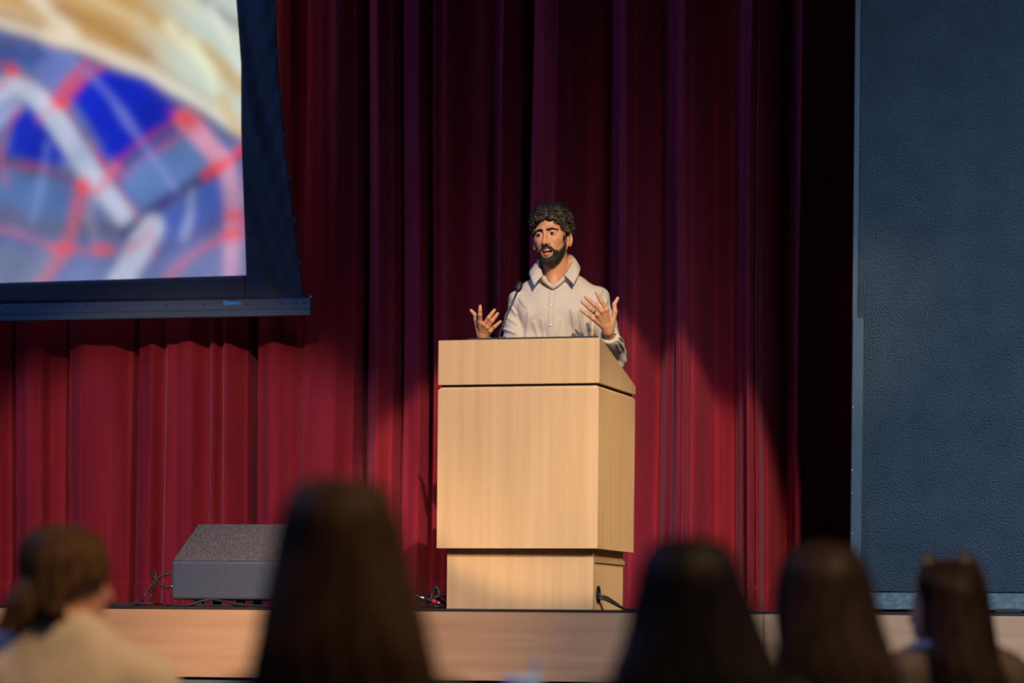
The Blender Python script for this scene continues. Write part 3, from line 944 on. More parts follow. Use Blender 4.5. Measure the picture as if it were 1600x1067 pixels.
def f_head(p):
    q = to_head(p)
    d, m = f_headcore(q)
    # eye sockets
    d = smax(d, -ell(m, (0.033, -0.094, 0.004), (0.019, 0.016, 0.0125)), 0.012)
    # lids
    e = EYES[1]
    lid = np.linalg.norm(m - e.astype(np.float32), axis=1) - 0.0148
    slit = ell(m, e + np.array([0, -0.013, -0.0010]), (0.0140, 0.011, 0.0036))
    d = smin(d, smax(lid, -slit, 0.0015), 0.004)
    # nose
    d = smin(d, cap(q, (0, -0.084, 0.016), (0, -0.112, -0.034), 0.0075, 0.0105), 0.010)
    d = smin(d, ell(q, (0, -0.112, -0.037), (0.0115, 0.010, 0.0095)), 0.006)
    d = smin(d, ell(m, (0.0135, -0.098, -0.040), (0.0075, 0.011, 0.0085)), 0.006)
    d = smax(d, -ell(m, (0.0065, -0.104, -0.0475), (0.0038, 0.006, 0.005)), 0.003)
    # mouth, open
    d = smin(d, ell(q, (0, -0.080, -0.072), (0.034, 0.020, 0.026)), 0.018)
    up = cap(m, (0.0, -0.101, -0.0615), (0.0275, -0.083, -0.0705), 0.0052, 0.0030)
    lo_ = cap(m, (0.0, -0.098, -0.0905), (0.0265, -0.082, -0.0795), 0.0066, 0.0035)
    hole = ell(q, (0, -0.096, -0.0755), (0.0250, 0.030, 0.0105))
    d = smin(d, smin(up, lo_, 0.003), 0.006)
    d = smax(d, -hole, 0.003)
    # ears
    er = rot(z=-18, x=-8)
    ear = ell(m, (0.0815, 0.012, -0.024), (0.0085, 0.020, 0.033), er)
    ear = smax(ear, -ell(m, (0.0885, 0.009, -0.020), (0.0065, 0.012, 0.020), er), 0.003)
    d = smin(d, ear, 0.006)
    # neck, in the frame of the body
    n0 = HC + HR @ np.array([0, 0.022, -0.060]); n1 = LP(870, 452, 0.035)
    neck = cap(p, n0, n1, 0.057, 0.063)
    a0 = HC + HR @ np.array([0, -0.035, -0.115]); a1 = LP(867, 446, -0.028)
    neck = smin(neck, cap(p, a0, a1, 0.016, 0.016), 0.03)
    for ex in (853, 880):                      # neck muscles
        neck = smin(neck, cap(p, LP(ex + (14 if ex > 860 else -1), 405, 0.01), LP(866 + (4 if ex > 860 else -4), 446, -0.028), 0.010), 0.016)
    neck = smin(neck, cap(p, LP(867, 424, -0.010), LP(865, 452, -0.050), 0.036, 0.030), 0.02)
    neck = smin(neck, ell(p, LP(868, 468, 0.03), (0.15, 0.07, 0.05)), 0.04)
    return smin(d, neck, 0.022)


def chain(p, pts, radii, k=0.003):
    d = None
    for a, b, ra, rb in zip(pts[:-1], pts[1:], radii[:-1], radii[1:]):
        c = cap(p, a, b, ra, rb)
        d = c if d is None else smin(d, c, k)
    return d


def finger_pts(base, tip, bend, y0, y1):
    """base, tip: pixels; knuckle points along the finger with a bend towards the viewer"""
    b = LP(*base, y0); t = LP(*tip, y1)
    pts = []
    for s, w in ((0, 0), (0.44, 1.0), (0.74, 0.75), (1.0, 0)):
        q = b + (t - b) * s; q = q + np.array([0, -bend * w, 0]); pts.append(q)
    return pts


FR = [0.0106, 0.0095, 0.0086, 0.0071]
# his left hand (right in the picture): back of the hand towards the viewer
LH = dict(wrist=LP(950.5, 517, -0.275), fore=LP(956, 534, -0.20),
          fingers=[finger_pts((947.4, 484), (931.5, 456.5), 0.008, -0.335, -0.345), finger_pts((939.8, 486.5), (915, 464.5), 0.010, -0.338, -0.355),
                   finger_pts((933.5, 492), (909.3, 471.5), 0.010, -0.332, -0.350), finger_pts((927.6, 498.5), (907.3, 484.3), 0.008, -0.322, -0.338)],
          thumb=[LP(955, 509, -0.288), LP(961, 487, -0.300), LP(959.8, 475.5, -0.300), LP(965.2, 466, -0.295)])
# his right hand (left in the picture)
RH = dict(wrist=LP(755.5, 530, -0.270), fore=LP(762, 545, -0.20),
          fingers=[finger_pts((749.8, 503), (750.3, 478.5), 0.012, -0.330, -0.365), finger_pts((756.5, 507), (772.5, 484.5), 0.014, -0.335, -0.350),
                   finger_pts((762.0, 511.5), (777.5, 490), 0.014, -0.330, -0.340), finger_pts((766.0, 517), (782, 502.3), 0.010, -0.320, -0.325)],
          thumb=[LP(750, 522, -0.280), LP(744, 499.5, -0.300), LP(743, 492.5, -0.302), LP(736, 485, -0.300)])


def f_hand(H):
    def f(p):
        palm = None
        for k, fp in enumerate(H['fingers']):
            c = cap(p, H['wrist'] + (fp[0] - H['wrist']) * 0.12, fp[0], 0.0165 - 0.001 * k, 0.0118 - 0.0006 * k)
            palm = c if palm is None else smin(palm, c, 0.010)
        palm = smin(palm, cap(p, H['wrist'], H['wrist'] + (H['fingers'][1][0] - H['wrist']) * 0.25, 0.024, 0.022), 0.012)
        palm = smin(palm, cap(p, H['fore'], H['wrist'], 0.030, 0.0245), 0.012)
        d = palm
        th = chain(p, H['thumb'], [0.0165, 0.0112, 0.0098, 0.0072], 0.004)
        d = smin(d, th, 0.010)
        for k, fp in enumerate(H['fingers']):
            r = np.array(FR) * (1.0 if k < 3 else 0.86)
            fg = chain(p, fp, r, 0.002)
            fg = smin(fg, np.linalg.norm(p - fp[1].astype(np.float32), axis=1) - r[1] * 1.06, 0.003)   # knuckle
            d = np.minimum(d, smin(fg, d, 0.0035))
        # knuckle bumps and tendons on the back of the hand
        for fp in H['fingers']:
            kb = fp[0] + np.array([0, -0.004, 0])
            d = smin(d, np.linalg.norm(p - kb.astype(np.float32), axis=1) - 0.0090, 0.006)
            d = smin(d, cap(p, kb, H['wrist'] * 0.75 + fp[0] * 0.25 + np.array([0, -0.012, 0]), 0.004, 0.003), 0.006)
        return d
    return f


SH_L, SH_R = LP(815, 471, 0.01), LP(931, 467, 0.01)      # shoulder joints
EL_L, EL_R = LP(796, 566, -0.02), LP(962, 560, -0.05)    # elbows
CUFF_L, CUFF_R = LP(761, 541, -0.215), LP(952.5, 524, -0.235)


def f_torso(p, g=0.0):
    q = p.copy()
    ctr = LP(868, 520, 0.03)
    d = ell(p, LP(868, 505, 0.03), (0.168 + g, 0.118 + g, 0.24 + g))
    low = (np.sqrt(((p[:, 0] - ctr[0]) / (0.163 + g)) ** 2 + ((p[:, 1] - 0.03) / (0.115 + g)) ** 2) - 1) * 0.12
    low = smax(low, np.abs(p[:, 2] - (ctr[2] - 0.16)) - 0.24, 0.03)
    d = smin(d, low, 0.05)
    d = smin(d, cap(p, SH_L + np.array([0.03, 0, -0.005]), SH_R + np.array([-0.03, 0, -0.005]), 0.058 + g), 0.05)
    # slope from the neck to the shoulders
    d = smin(d, cap(p, LP(852, 442, 0.045), SH_L + np.array([0.02, 0.01, 0.0]), 0.040 + g, 0.050 + g), 0.04)
    d = smin(d, cap(p, LP(884, 440, 0.045), SH_R + np.array([-0.02, 0.01, 0.0]), 0.040 + g, 0.050 + g), 0.04)
    d = smin(d, ell(p, LP(840, 490, -0.055), (0.075, 0.04, 0.06)), 0.05)
    d = smin(d, ell(p, LP(896, 490, -0.055), (0.075, 0.04, 0.06)), 0.05)
    return d


def f_arms(p, g=0.0):
    a = smin(cap(p, SH_L, EL_L, 0.056 + g, 0.046 + g), cap(p, EL_L, CUFF_L, 0.046 + g, 0.036 + g), 0.02)
    b = smin(cap(p, SH_R, EL_R, 0.056 + g, 0.046 + g), cap(p, EL_R, CUFF_R, 0.046 + g, 0.036 + g), 0.02)
    return np.minimum(a, b)


_cr = [((893, 486), (899, 530), .007, .008), ((905, 486), (912, 530), .008, .007), ((916, 476), (922, 515), .006, .007), ((899, 480), (884, 470), .0015, .010),
       ((834, 505), (842, 530), .005, .008), ((829, 496), (857, 478), .0018, .010), ((846, 500), (850, 530), .004, .006), ((874, 500), (871, 530), .004, .006),
       ((822, 480), (812, 466), .006, .008), ((826, 488), (822, 528), .005, .007), ((796, 476), (806, 490), .006, .006), ((793, 495), (806, 505), .006, .006), ((786, 512), (804, 520), .007, .006),
       ((940, 452), (930, 476), .006, .008), ((948, 468), (942, 492), .006, .007), ((955, 500), (949, 514), .006, .006), ((972, 535), (956, 527), .006, .006), ((974, 546), (960, 536), .006, .006), ((968, 552), (962, 543), .005, .005),
       ((880, 452), (905, 446), -.004, .010), ((838, 452), (812, 458), -.004, .010)]
CREASES = [(LP(*a_, -0.08)[[0, 2]], LP(*b_, -0.08)[[0, 2]], am * 1.5, wd * 0.9) for a_, b_, am, wd in _cr]


def f_shirt(p):
    d = f_torso(p, 0.004)
    arms = f_arms(p, 0.004)
    d = smin(d, arms, 0.007)
    # cloth ripples: soft diagonal drags, deeper in the sleeves and low on the body
    x, y, z = p[:, 0], p[:, 1], p[:, 2]
    zc = LP(868, 470)[2]
    low = np.clip((zc - z) / 0.12, 0, 1)
    side = np.clip(np.abs(x) / 0.14, 0, 1)
    w1 = np.sin((x * 42 + z * 9) + 2.0 * np.sin(z * 9 + 1)) * low * 0.0075 * (1 - np.abs(np.abs(x) - 0.06) / 0.16).clip(0, 1)
    w2 = np.sin((x * 38 * np.sign(x) - z * 46) + 1.5 * np.sin(x * 14)) * 0.0042 * side
    w3 = lump(p, 30, 3) * 0.0035 - np.abs(lump(p, 22, 4)) * 0.005
    d = d + w1 + w2 + w3
    front = np.clip((0.04 - y) / 0.04, 0, 1)
    for a_, b_, am, wd in CREASES:
        ax_, az_ = a_; bx_, bz_ = b_
        t = np.clip(((x - ax_) * (bx_ - ax_) + (z - az_) * (bz_ - az_)) / ((bx_ - ax_) ** 2 + (bz_ - az_) ** 2), 0, 1)
        r = np.hypot(x - ax_ - t * (bx_ - ax_), z - az_ - t * (bz_ - az_))
        d = d - am * np.exp(-(r / wd) ** 2) * front
    # sleeve creases
    for e in (EL_L, EL_R):
        r = np.linalg.norm(p - e.astype(np.float32), axis=1)
        d = d + np.where(r < 0.11, 0.0045 * np.sin(z * 150 + x * 70) * np.clip(1 - r / 0.11, 0, 1), 0)
    # neck opening
    hole = cap(p, LP(867.5, 405, -0.04), LP(868, 436, 0.02), 0.058, 0.055)
    hole = smin(hole, cap(p, LP(866, 414, -0.13), LP(864.3, 441, -0.13), 0.050, 0.010), 0.008)
    hole = smin(hole, cap(p, LP(866, 414, -0.07), LP(864.3, 441, -0.085), 0.052, 0.012), 0.008)
    hole = smin(hole, cap(p, LP(866, 412, -0.02), LP(864.3, 441, -0.050), 0.050, 0.014), 0.008)
    d = smax(d, -hole, 0.004)
    # hollow cuffs
    for H, c, e in ((RH, CUFF_L, EL_L), (LH, CUFF_R, EL_R)):
        dirv = (c - e) / np.linalg.norm(c - e)
        end = ((p - c.astype(np.float32)) @ dirv.astype(np.float32)) - 0.012
        nearc = np.linalg.norm(p - c.astype(np.float32), axis=1) < 0.09
        d = np.where(nearc, smax(d, end, 0.003), d)
        d = np.where(nearc, smax(d, -cap(p, c - dirv * 0.01, c + dirv * 0.06, 0.030), 0.002), d)
    return d


HIP = LP(868, 640, 0.03)
GR = 0.0
LEGX = 0.10


def f_legs(p, g=0.0):
    d = ell(p, (HIP[0], 0.03, 0.98), (0.165 + g, 0.115 + g, 0.13 + g))
    for s in (-1, 1):
        hx = HIP[0] + s * 0.085
        d = smin(d, cap(p, (hx, 0.03, 0.92), (hx + s * 0.02, 0.02, 0.50), 0.082 + g, 0.058 + g), 0.03)
        d = smin(d, cap(p, (hx + s * 0.02, 0.02, 0.50), (hx + s * 0.03, 0.05, 0.10), 0.056 + g, 0.042 + g), 0.02)
    return d


def f_body(p):
    d = smin(f_torso(p, -0.014), f_arms(p, -0.018), 0.02)
    d = smin(d, f_legs(p, -0.012), 0.04)
    for s in (-1, 1):
        hx = HIP[0] + s * 0.115
        d = smin(d, cap(p, (hx, 0.07, 0.045), (hx + s * 0.02, -0.12, 0.03), 0.034, 0.026), 0.02)
    return d


hd = surface_net(f_head, HC - np.array([0.13, 0.16, 0.36]), HC + np.array([0.13, 0.17, 0.15]), 0.0024)
bd = surface_net(f_body, (-0.40, -0.30, -0.01), (0.42, 0.22, 1.58), 0.009)


def hand_box(H):
    P = np.vstack([H['wrist'], H['fore'], *H['fingers'], *H['thumb']])
    return P.min(0) - 0.035, P.max(0) + 0.035


hl = surface_net(f_hand(LH), *hand_box(LH), 0.0019)
hr = surface_net(f_hand(RH), *hand_box(RH), 0.0019)
Vs, Qs = join_arrays([hd, bd, hl, hr])
person = quads_mesh('person', Vs, Qs, M_skin)
person.location = tuple(G); person.rotation_euler = (0, 0, YAW)
setp(person, label='bearded man in pale button shirt speaking with both hands raised behind podium', category='person')
# colouring of the skin itself: lips, palms and nails stay close to the skin tone
qh = to_head(Vs); tint = np.ones((len(Vs), 3), np.float32)
am = qh.copy(); am[:, 0] = np.abs(am[:, 0])
lipd = np.minimum(cap(am, (0.0, -0.101, -0.0615), (0.0275, -0.083, -0.0705), 0.0058, 0.0035), cap(am, (0.0, -0.098, -0.0905), (0.0265, -0.082, -0.0795), 0.0076, 0.004))
lw = np.clip(1 - lipd / 0.0015, 0, 1)[:, None]
tint = tint * (1 - lw) + np.array([0.98, 0.70, 0.82]) * lw
inn = (ell(qh, (0, -0.090, -0.0755), (0.0255, 0.022, 0.0115)) < 0.001)
tint[inn] = (0.35, 0.20, 0.22)
# stubble at the edge of the beard
axh = np.abs(qh[:, 0])
tzh = np.interp(axh, [0, 0.012, 0.024, 0.036, 0.048, 0.060, 0.068, 0.073, 0.08], [-0.0495, -0.0500, -0.0530, -0.069, -0.071, -0.058, -0.030, 0.008, 0.016])
bw = np.clip((tzh - qh[:, 2]) / 0.007 + 0.3, 0, 1) * np.clip((np.interp(qh[:, 2], [-0.15, -0.09, -0.05, 0.0, 0.03], [-0.040, -0.014, -0.006, -0.006, -0.006]) - qh[:, 1]) / 0.007, 0, 1)
bw = bw * np.clip((qh[:, 2] + 0.150) / 0.012, 0, 1) * np.clip(ell(qh, (0, -0.095, -0.0800), (0.0275, 0.06, 0.0205)) / 0.004, 0, 1) * (axh < 0.09)
bw = (bw * (0.80 + 0.15 * lump(Vs, 500, 8))).clip(0, 0.95)[:, None]
tint = tint * (1 - bw) + np.array([0.085, 0.11, 0.15]) * bw
for H in (LH, RH):
    for fp in list(H['fingers']) + [H['thumb']]:
        dd = np.linalg.norm(Vs - fp[-1].astype(np.float32), axis=1)
        w = np.clip(1 - dd / 0.016, 0, 1)[:, None] * 0.6
        tint = tint * (1 - w) + np.array([1.15, 0.95, 1.0]) * w
set_colors(person, tint)


def hobj(name, V, Q, m, parent=person, smooth=True):
    return quads_mesh(name, V, Q, m, parent, smooth)


# eyes
for e in EYES:
    c = HC + HR @ e
    bm = bmesh.new(); bmesh.ops.create_uvsphere(bm, u_segments=20, v_segments=14, radius=0.0132)
    bmesh.ops.translate(bm, vec=Vector(c), verts=bm.verts)
    eb = bm_obj('eyeball', bm, M_eye, person, True)
    g_ = HR @ np.array([-0.18, -0.98, -0.02]); g_ /= np.linalg.norm(g_)
    bm = bmesh.new(); bmesh.ops.create_uvsphere(bm, u_segments=16, v_segments=10, radius=0.0084)
    for v in bm.verts:
        v.co.z *= 0.45
    bmesh.ops.transform(bm, matrix=Matrix.Translation(Vector(c + g_ * 0.0110)) @ Vector(g_).to_track_quat('Z', 'Y').to_matrix().to_4x4(), verts=bm.verts)
    bm_obj('iris', bm, M_iris, eb, True)


def f_teeth(p):
    q = to_head(p)
    arch = np.abs(np.hypot(q[:, 0] / 0.0185, (q[:, 1] + 0.073) / 0.0225) - 1) * 0.018 - 0.0022
    d = smax(arch, np.abs(q[:, 2] + 0.0690) - 0.0036, 0.001)
    return smax(d, q[:, 1] + 0.078, 0.001)


def f_tongue(p):
    return ell(to_head(p), (0, -0.083, -0.0835), (0.0165, 0.016, 0.0065))


mc = HC + HR @ np.array([0, -0.085, -0.075])
hobj('teeth', *surface_net(f_teeth, mc - 0.035, mc + 0.035, 0.0016), M_teeth)
hobj('tongue', *surface_net(f_tongue, mc - 0.035, mc + 0.035, 0.0018), M_mouth)


# eyebrows and beard: shells over the face
def f_brow(p):
    q = to_head(p); d, m = f_headcore(q)
    d = d - 0.0026 - 0.0010 * lump(p, 700, 5)
    reg = smin(cap(m, (0.012, -0.093, 0.0220), (0.034, -0.088, 0.0262), 0.0056, 0.0062), cap(m, (0.034, -0.088, 0.0262), (0.054, -0.068, 0.0185), 0.0052, 0.0030), 0.004)
    return smax(d, reg - 0.0, 0.002)


def f_beard(p):
    q = to_head(p)
    base = f_head(p)
    ax = np.abs(q[:, 0])
    thick = 0.0036 + 0.0032 * np.clip((-0.085 - q[:, 2]) / 0.03, 0, 1) + 0.0016 * lump(p, 520, 9) + 0.0014 * lump(p, 900, 10)
    # side-whisker and jaw area
    topz = np.interp(ax, [0, 0.012, 0.024, 0.036, 0.048, 0.060, 0.068, 0.073, 0.08], [-0.0505, -0.0510, -0.0545, -0.074, -0.078, -0.066, -0.040, 0.004, 0.014])
    topz = topz + 0.003 * lump(p, 300, 15)
    d = base - thick
    d = smax(d, (q[:, 2] - topz) * 0.7, 0.004)
    d = smax(d, (q[:, 1] - np.interp(q[:, 2], [-0.13, -0.09, -0.05, 0.0, 0.03], [-0.040, -0.022, -0.012, -0.010, -0.008])) * 0.8, 0.004)
    d = smax(d, (-0.134 - q[:, 2]), 0.004)
    m = q.copy(); m[:, 0] = ax
    # keep the mouth and the patch under the lower lip free
    mouth = ell(q, (0, -0.095, -0.0825), (0.0290, 0.06, 0.0225))
    d = smax(d, -mouth, 0.003)
    return d


hb0, hb1 = HC - np.array([0.11, 0.15, 0.16]), HC + np.array([0.11, 0.06, 0.05])
hobj('eyebrows', *surface_net(f_brow, HC + np.array([-0.09, -0.13, -0.01]), HC + np.array([0.09, -0.02, 0.06]), 0.0016), M_beard)
hobj('beard', *surface_net(f_beard, hb0, hb1, 0.0022), M_beard)


# curly hair: a lumpy cap and many small curls
def hairline(q):
    """negative inside the scalp area covered by hair"""
    ax = np.abs(q[:, 0])
    front = np.interp(ax, [0, 0.03, 0.045, 0.056, 0.064, 0.072, 0.09], [0.070, 0.068, 0.062, 0.050, 0.034, 0.010, -0.004])
    y = q[:, 1]
    low = np.interp(y, [-0.10, -0.030, -0.012, 0.0, 0.014, 0.032, 0.05, 0.12], [9, 9, 9, -0.012, 0.020, 0.012, -0.045, -0.065])
    zmin = np.where(y < -0.006, front, np.minimum(low, np.maximum(front, low)))
    return zmin - q[:, 2] + 0.0065 * lump(q, 130, 17) + 0.003 * lump(q, 320, 18)


def f_hair(p):
    q = to_head(p)
    core = ell(q, (0, 0.018, 0.036), (0.076, 0.097, 0.086))
    up = np.clip((q[:, 2] - 0.02) / 0.09, 0, 1)
    th = 0.013 + 0.012 * up + 0.0060 * lump(p, 120, 12) + 0.0035 * lump(p, 330, 13)
    d = core - th
    return smax(d, hairline(q) * 0.75, 0.010)


hv, hq = surface_net(f_hair, HC - np.array([0.13, 0.13, 0.10]), HC + np.array([0.13, 0.15, 0.18]), 0.003)
parts = [(hv, hq)]
cands = hv[rng.integers(0, len(hv), 2600)]
qc = to_head(cands)
outer = np.abs(ell(qc, (0, 0.018, 0.036), (0.076, 0.097, 0.086)) - 0.012) > 0.002
cands = cands[outer & (hairline(qc) < -0.002)][:900]
for c in cands:
    nrm = c - (HC + HR @ np.array([0, 0.018, 0.036])); nrm /= np.linalg.norm(nrm)
    t1 = rng.normal(size=3); t1 -= nrm * (t1 @ nrm); t1 /= np.linalg.norm(t1); t2 = np.cross(nrm, t1)
    r0 = rng.uniform(0.005, 0.0105); turns = rng.uniform(0.7, 1.3); ph = rng.uniform(0, 6.28)
    tt = np.linspace(0, 1, 9)
    pts = np.array([c + nrm * (-0.002 + 0.006 * math.sin(math.pi * u)) + r0 * (math.cos(ph + 6.28 * turns * u) * t1 + math.sin(ph + 6.28 * turns * u) * (t2 * 0.6 + nrm * 0.55)) + t2 * (u - 0.5) * 0.008 for u in tt])
    tv, tf = tube_arrays(pts, 0.0023 * np.sin(np.pi * (0.12 + 0.8 * tt)) + 0.0004, 4, False)
    parts.append((np.array(tv, np.float32), np.array(tf)))
hobj('hair', *join_arrays(parts), M_hair_m)

# shirt with collar, placket, buttons
shirt = hobj('shirt', *surface_net(f_shirt, (-0.40, -0.32, 0.80), (0.42, 0.21, 1.62), 0.0046), M_shirt)


def front_y(x, z):
    ys = np.linspace(-0.30, 0.05, 700)
    v = f_shirt(np.stack([np.full(700, x), ys, np.full(700, z)], 1).astype(np.float32))
    k = np.argmax(v < 0)
    return ys[k] if v[k] < 0 else 0.0


PLX = [(864, 446), (862.5, 460), (861, 477), (860.5, 495), (860.5, 512), (860, 530), (860, 560), (860, 600)]
Vq = []; Qq = []
for k, (px, py) in enumerate(PLX):
    c = LP(px, py, -0.10)
    for s in (-1, -0.9, 0, 0.9, 1):
        x = c[0] + s * 0.0155
        y = front_y(x, c[2]) - (0.0035 if abs(s) < 0.95 else -0.001)
        Vq.append((x, y, c[2]))
for k in range(len(PLX) - 1):
    for s in range(4):
        a = k * 5 + s
        Qq.append((a, a + 5, a + 6, a + 1))
quads_mesh('placket', Vq, np.array(Qq), M_shirt, shirt)
for px, py in ((864, 450), (860.8, 477.5), (860.3, 508)):
    c = LP(px, py, -0.10); y = front_y(c[0], c[2]) - 0.0035
    lathe('button', [(0.0052, 0), (0.0056, 0.0012), (0.0046, 0.0026), (0.002, 0.0020)], M_button, shirt, 14,
          Matrix.Translation((c[0], y, c[2])) @ Matrix.Rotation(R(90), 4, 'X'))
cfb = LP(961.5, 519.5, -0.265)
lathe('button', [(0.005, 0), (0.0055, 0.0012), (0.004, 0.0026)], M_button, shirt, 12, Matrix.Translation(Vector(cfb)) @ Matrix.Rotation(R(90), 4, 'X'))

# collar: a band standing round the neck and a leaf turned down from its upper edge
band_top = [LP(864, 446, -0.094), LP(856, 439, -0.088), LP(848.5, 431, -0.078), LP(845, 418, -0.050), LP(843.5, 407, 0.0), LP(850, 400, 0.062), LP(868, 397, 0.095), LP(886, 398, 0.062), LP(895, 402.5, 0.0), LP(891.5, 414, -0.050), LP(880.5, 431, -0.078), LP(873, 439, -0.088), LP(864.5, 446, -0.094)]
band_bot = [LP(864, 452, -0.092), LP(855, 446, -0.086), LP(846, 438, -0.070), LP(843, 428, -0.040), LP(842, 422, 0.0), LP(850, 418, 0.058), LP(868, 415, 0.088), LP(886, 416, 0.058), LP(896, 419, 0.0), LP(894, 428, -0.040), LP(883, 438, -0.070), LP(874, 446, -0.086), LP(864.5, 452, -0.092)]
leaf_top = [LP(848.5, 430.5, -0.082), LP(844.5, 417, -0.053), LP(843.0, 406, 0.0), LP(849.5, 399, 0.066), LP(868, 396, 0.100), LP(886.5, 397, 0.066), LP(895.8, 401.5, 0.0), LP(892.2, 413, -0.053), LP(881, 430.5, -0.082)]
leaf_bot = [LP(834.8, 446, -0.112), LP(829, 434, -0.080), LP(827, 425, -0.005), LP(838, 418, 0.085), LP(868, 414, 0.130), LP(898, 415, 0.085), LP(906.5, 417.5, -0.005), LP(904.5, 428, -0.080), LP(896.2, 444.5, -0.112)]


def resample(pts, n):
    P = smooth_path(np.array(pts), 6); t = np.linspace(0, len(P) - 1, n)
    return np.stack([np.interp(t, np.arange(len(P)), P[:, k]) for k in range(3)], 1)


def ribbon(name, rows_, thick):
    n = len(rows_[0]); Q_ = [(r * n + c, r * n + c + 1, (r + 1) * n + c + 1, (r + 1) * n + c) for r in range(len(rows_) - 1) for c in range(n - 1)]
    o = quads_mesh(name, np.vstack(rows_), np.array(Q_), M_shirt, shirt)
    m_ = o.modifiers.new('thick', 'SOLIDIFY'); m_.thickness = thick; m_.offset = 0
    return o


nC = 73
bt_, bb_ = resample(band_top, nC), resample(band_bot, nC)
ribbon('collar_band', [bb_, bb_ * 0.5 + bt_ * 0.5, bt_], 0.0024)
lt_, lb_ = resample(leaf_top, nC), resample(leaf_bot, nC)
puff = lambda t: np.array([0, -0.0035, 0.004]) * math.sin(math.pi * t)
ribbon('collar_leaf', [lt_ * (1 - t) + lb_ * t + puff(t) for t in (0, 0.12, 0.35, 0.6, 0.85, 1.0)], 0.0026)

hobj('trousers', *surface_net(lambda p: smax(f_legs(p, 0.006) + 0.003 * lump(p, 40, 21), p[:, 2] - 1.03, 0.004), (-0.35, -0.22, 0.03), (0.38, 0.24, 1.12), 0.011), M_trousers)
for s in (-1, 1):
    hx = HIP[0] + s * 0.115

    def f_shoe(p, hx=hx, s=s):
        d = cap(p, (hx, 0.08, 0.05), (hx + s * 0.022, -0.14, 0.035), 0.045, 0.036)
        d = smin(d, cap(p, (hx, 0.06, 0.06), (hx, 0.055, 0.11), 0.045, 0.046), 0.03)
        return smax(d, -p[:, 2] + 0.001, 0.004)
    hobj('shoe', *surface_net(f_shoe, (hx - 0.09, -0.22, -0.02), (hx + 0.09, 0.16, 0.19), 0.007), M_leather)
# finger ring and headset microphone
fp = LH['fingers'][2]; d_ = fp[1] - fp[0]; c = fp[0] + d_ * 0.52
lathe('finger_ring', [(0.0094, -0.0035), (0.0106, -0.0028), (0.0106, 0.0028), (0.0094, 0.0035)], M_black, person, 20,
      Matrix.Translation(Vector(c)) @ Vector(d_).to_track_quat('Z', 'Y').to_matrix().to_4x4())
hw = lambda *a: HC + HR @ np.array(a)
hm = tube('headset_microphone', [hw(-0.086, 0.004, 0.018), hw(-0.083, -0.012, 0.0), hw(-0.077, -0.035, -0.030), hw(-0.0685, -0.062, -0.052)], 0.0011, M_skin2, person, 6)
lathe('microphone_tip', [(0.0012, 0), (0.0032, 0.002), (0.0034, 0.006), (0.0012, 0.009)], M_skin2, hm, 10,
      Matrix.Translation(Vector(hw(-0.0685, -0.062, -0.052))) @ Vector(HR @ np.array([0.4, -0.7, -0.5])).to_track_quat('Z', 'Y').to_matrix().to_4x4())


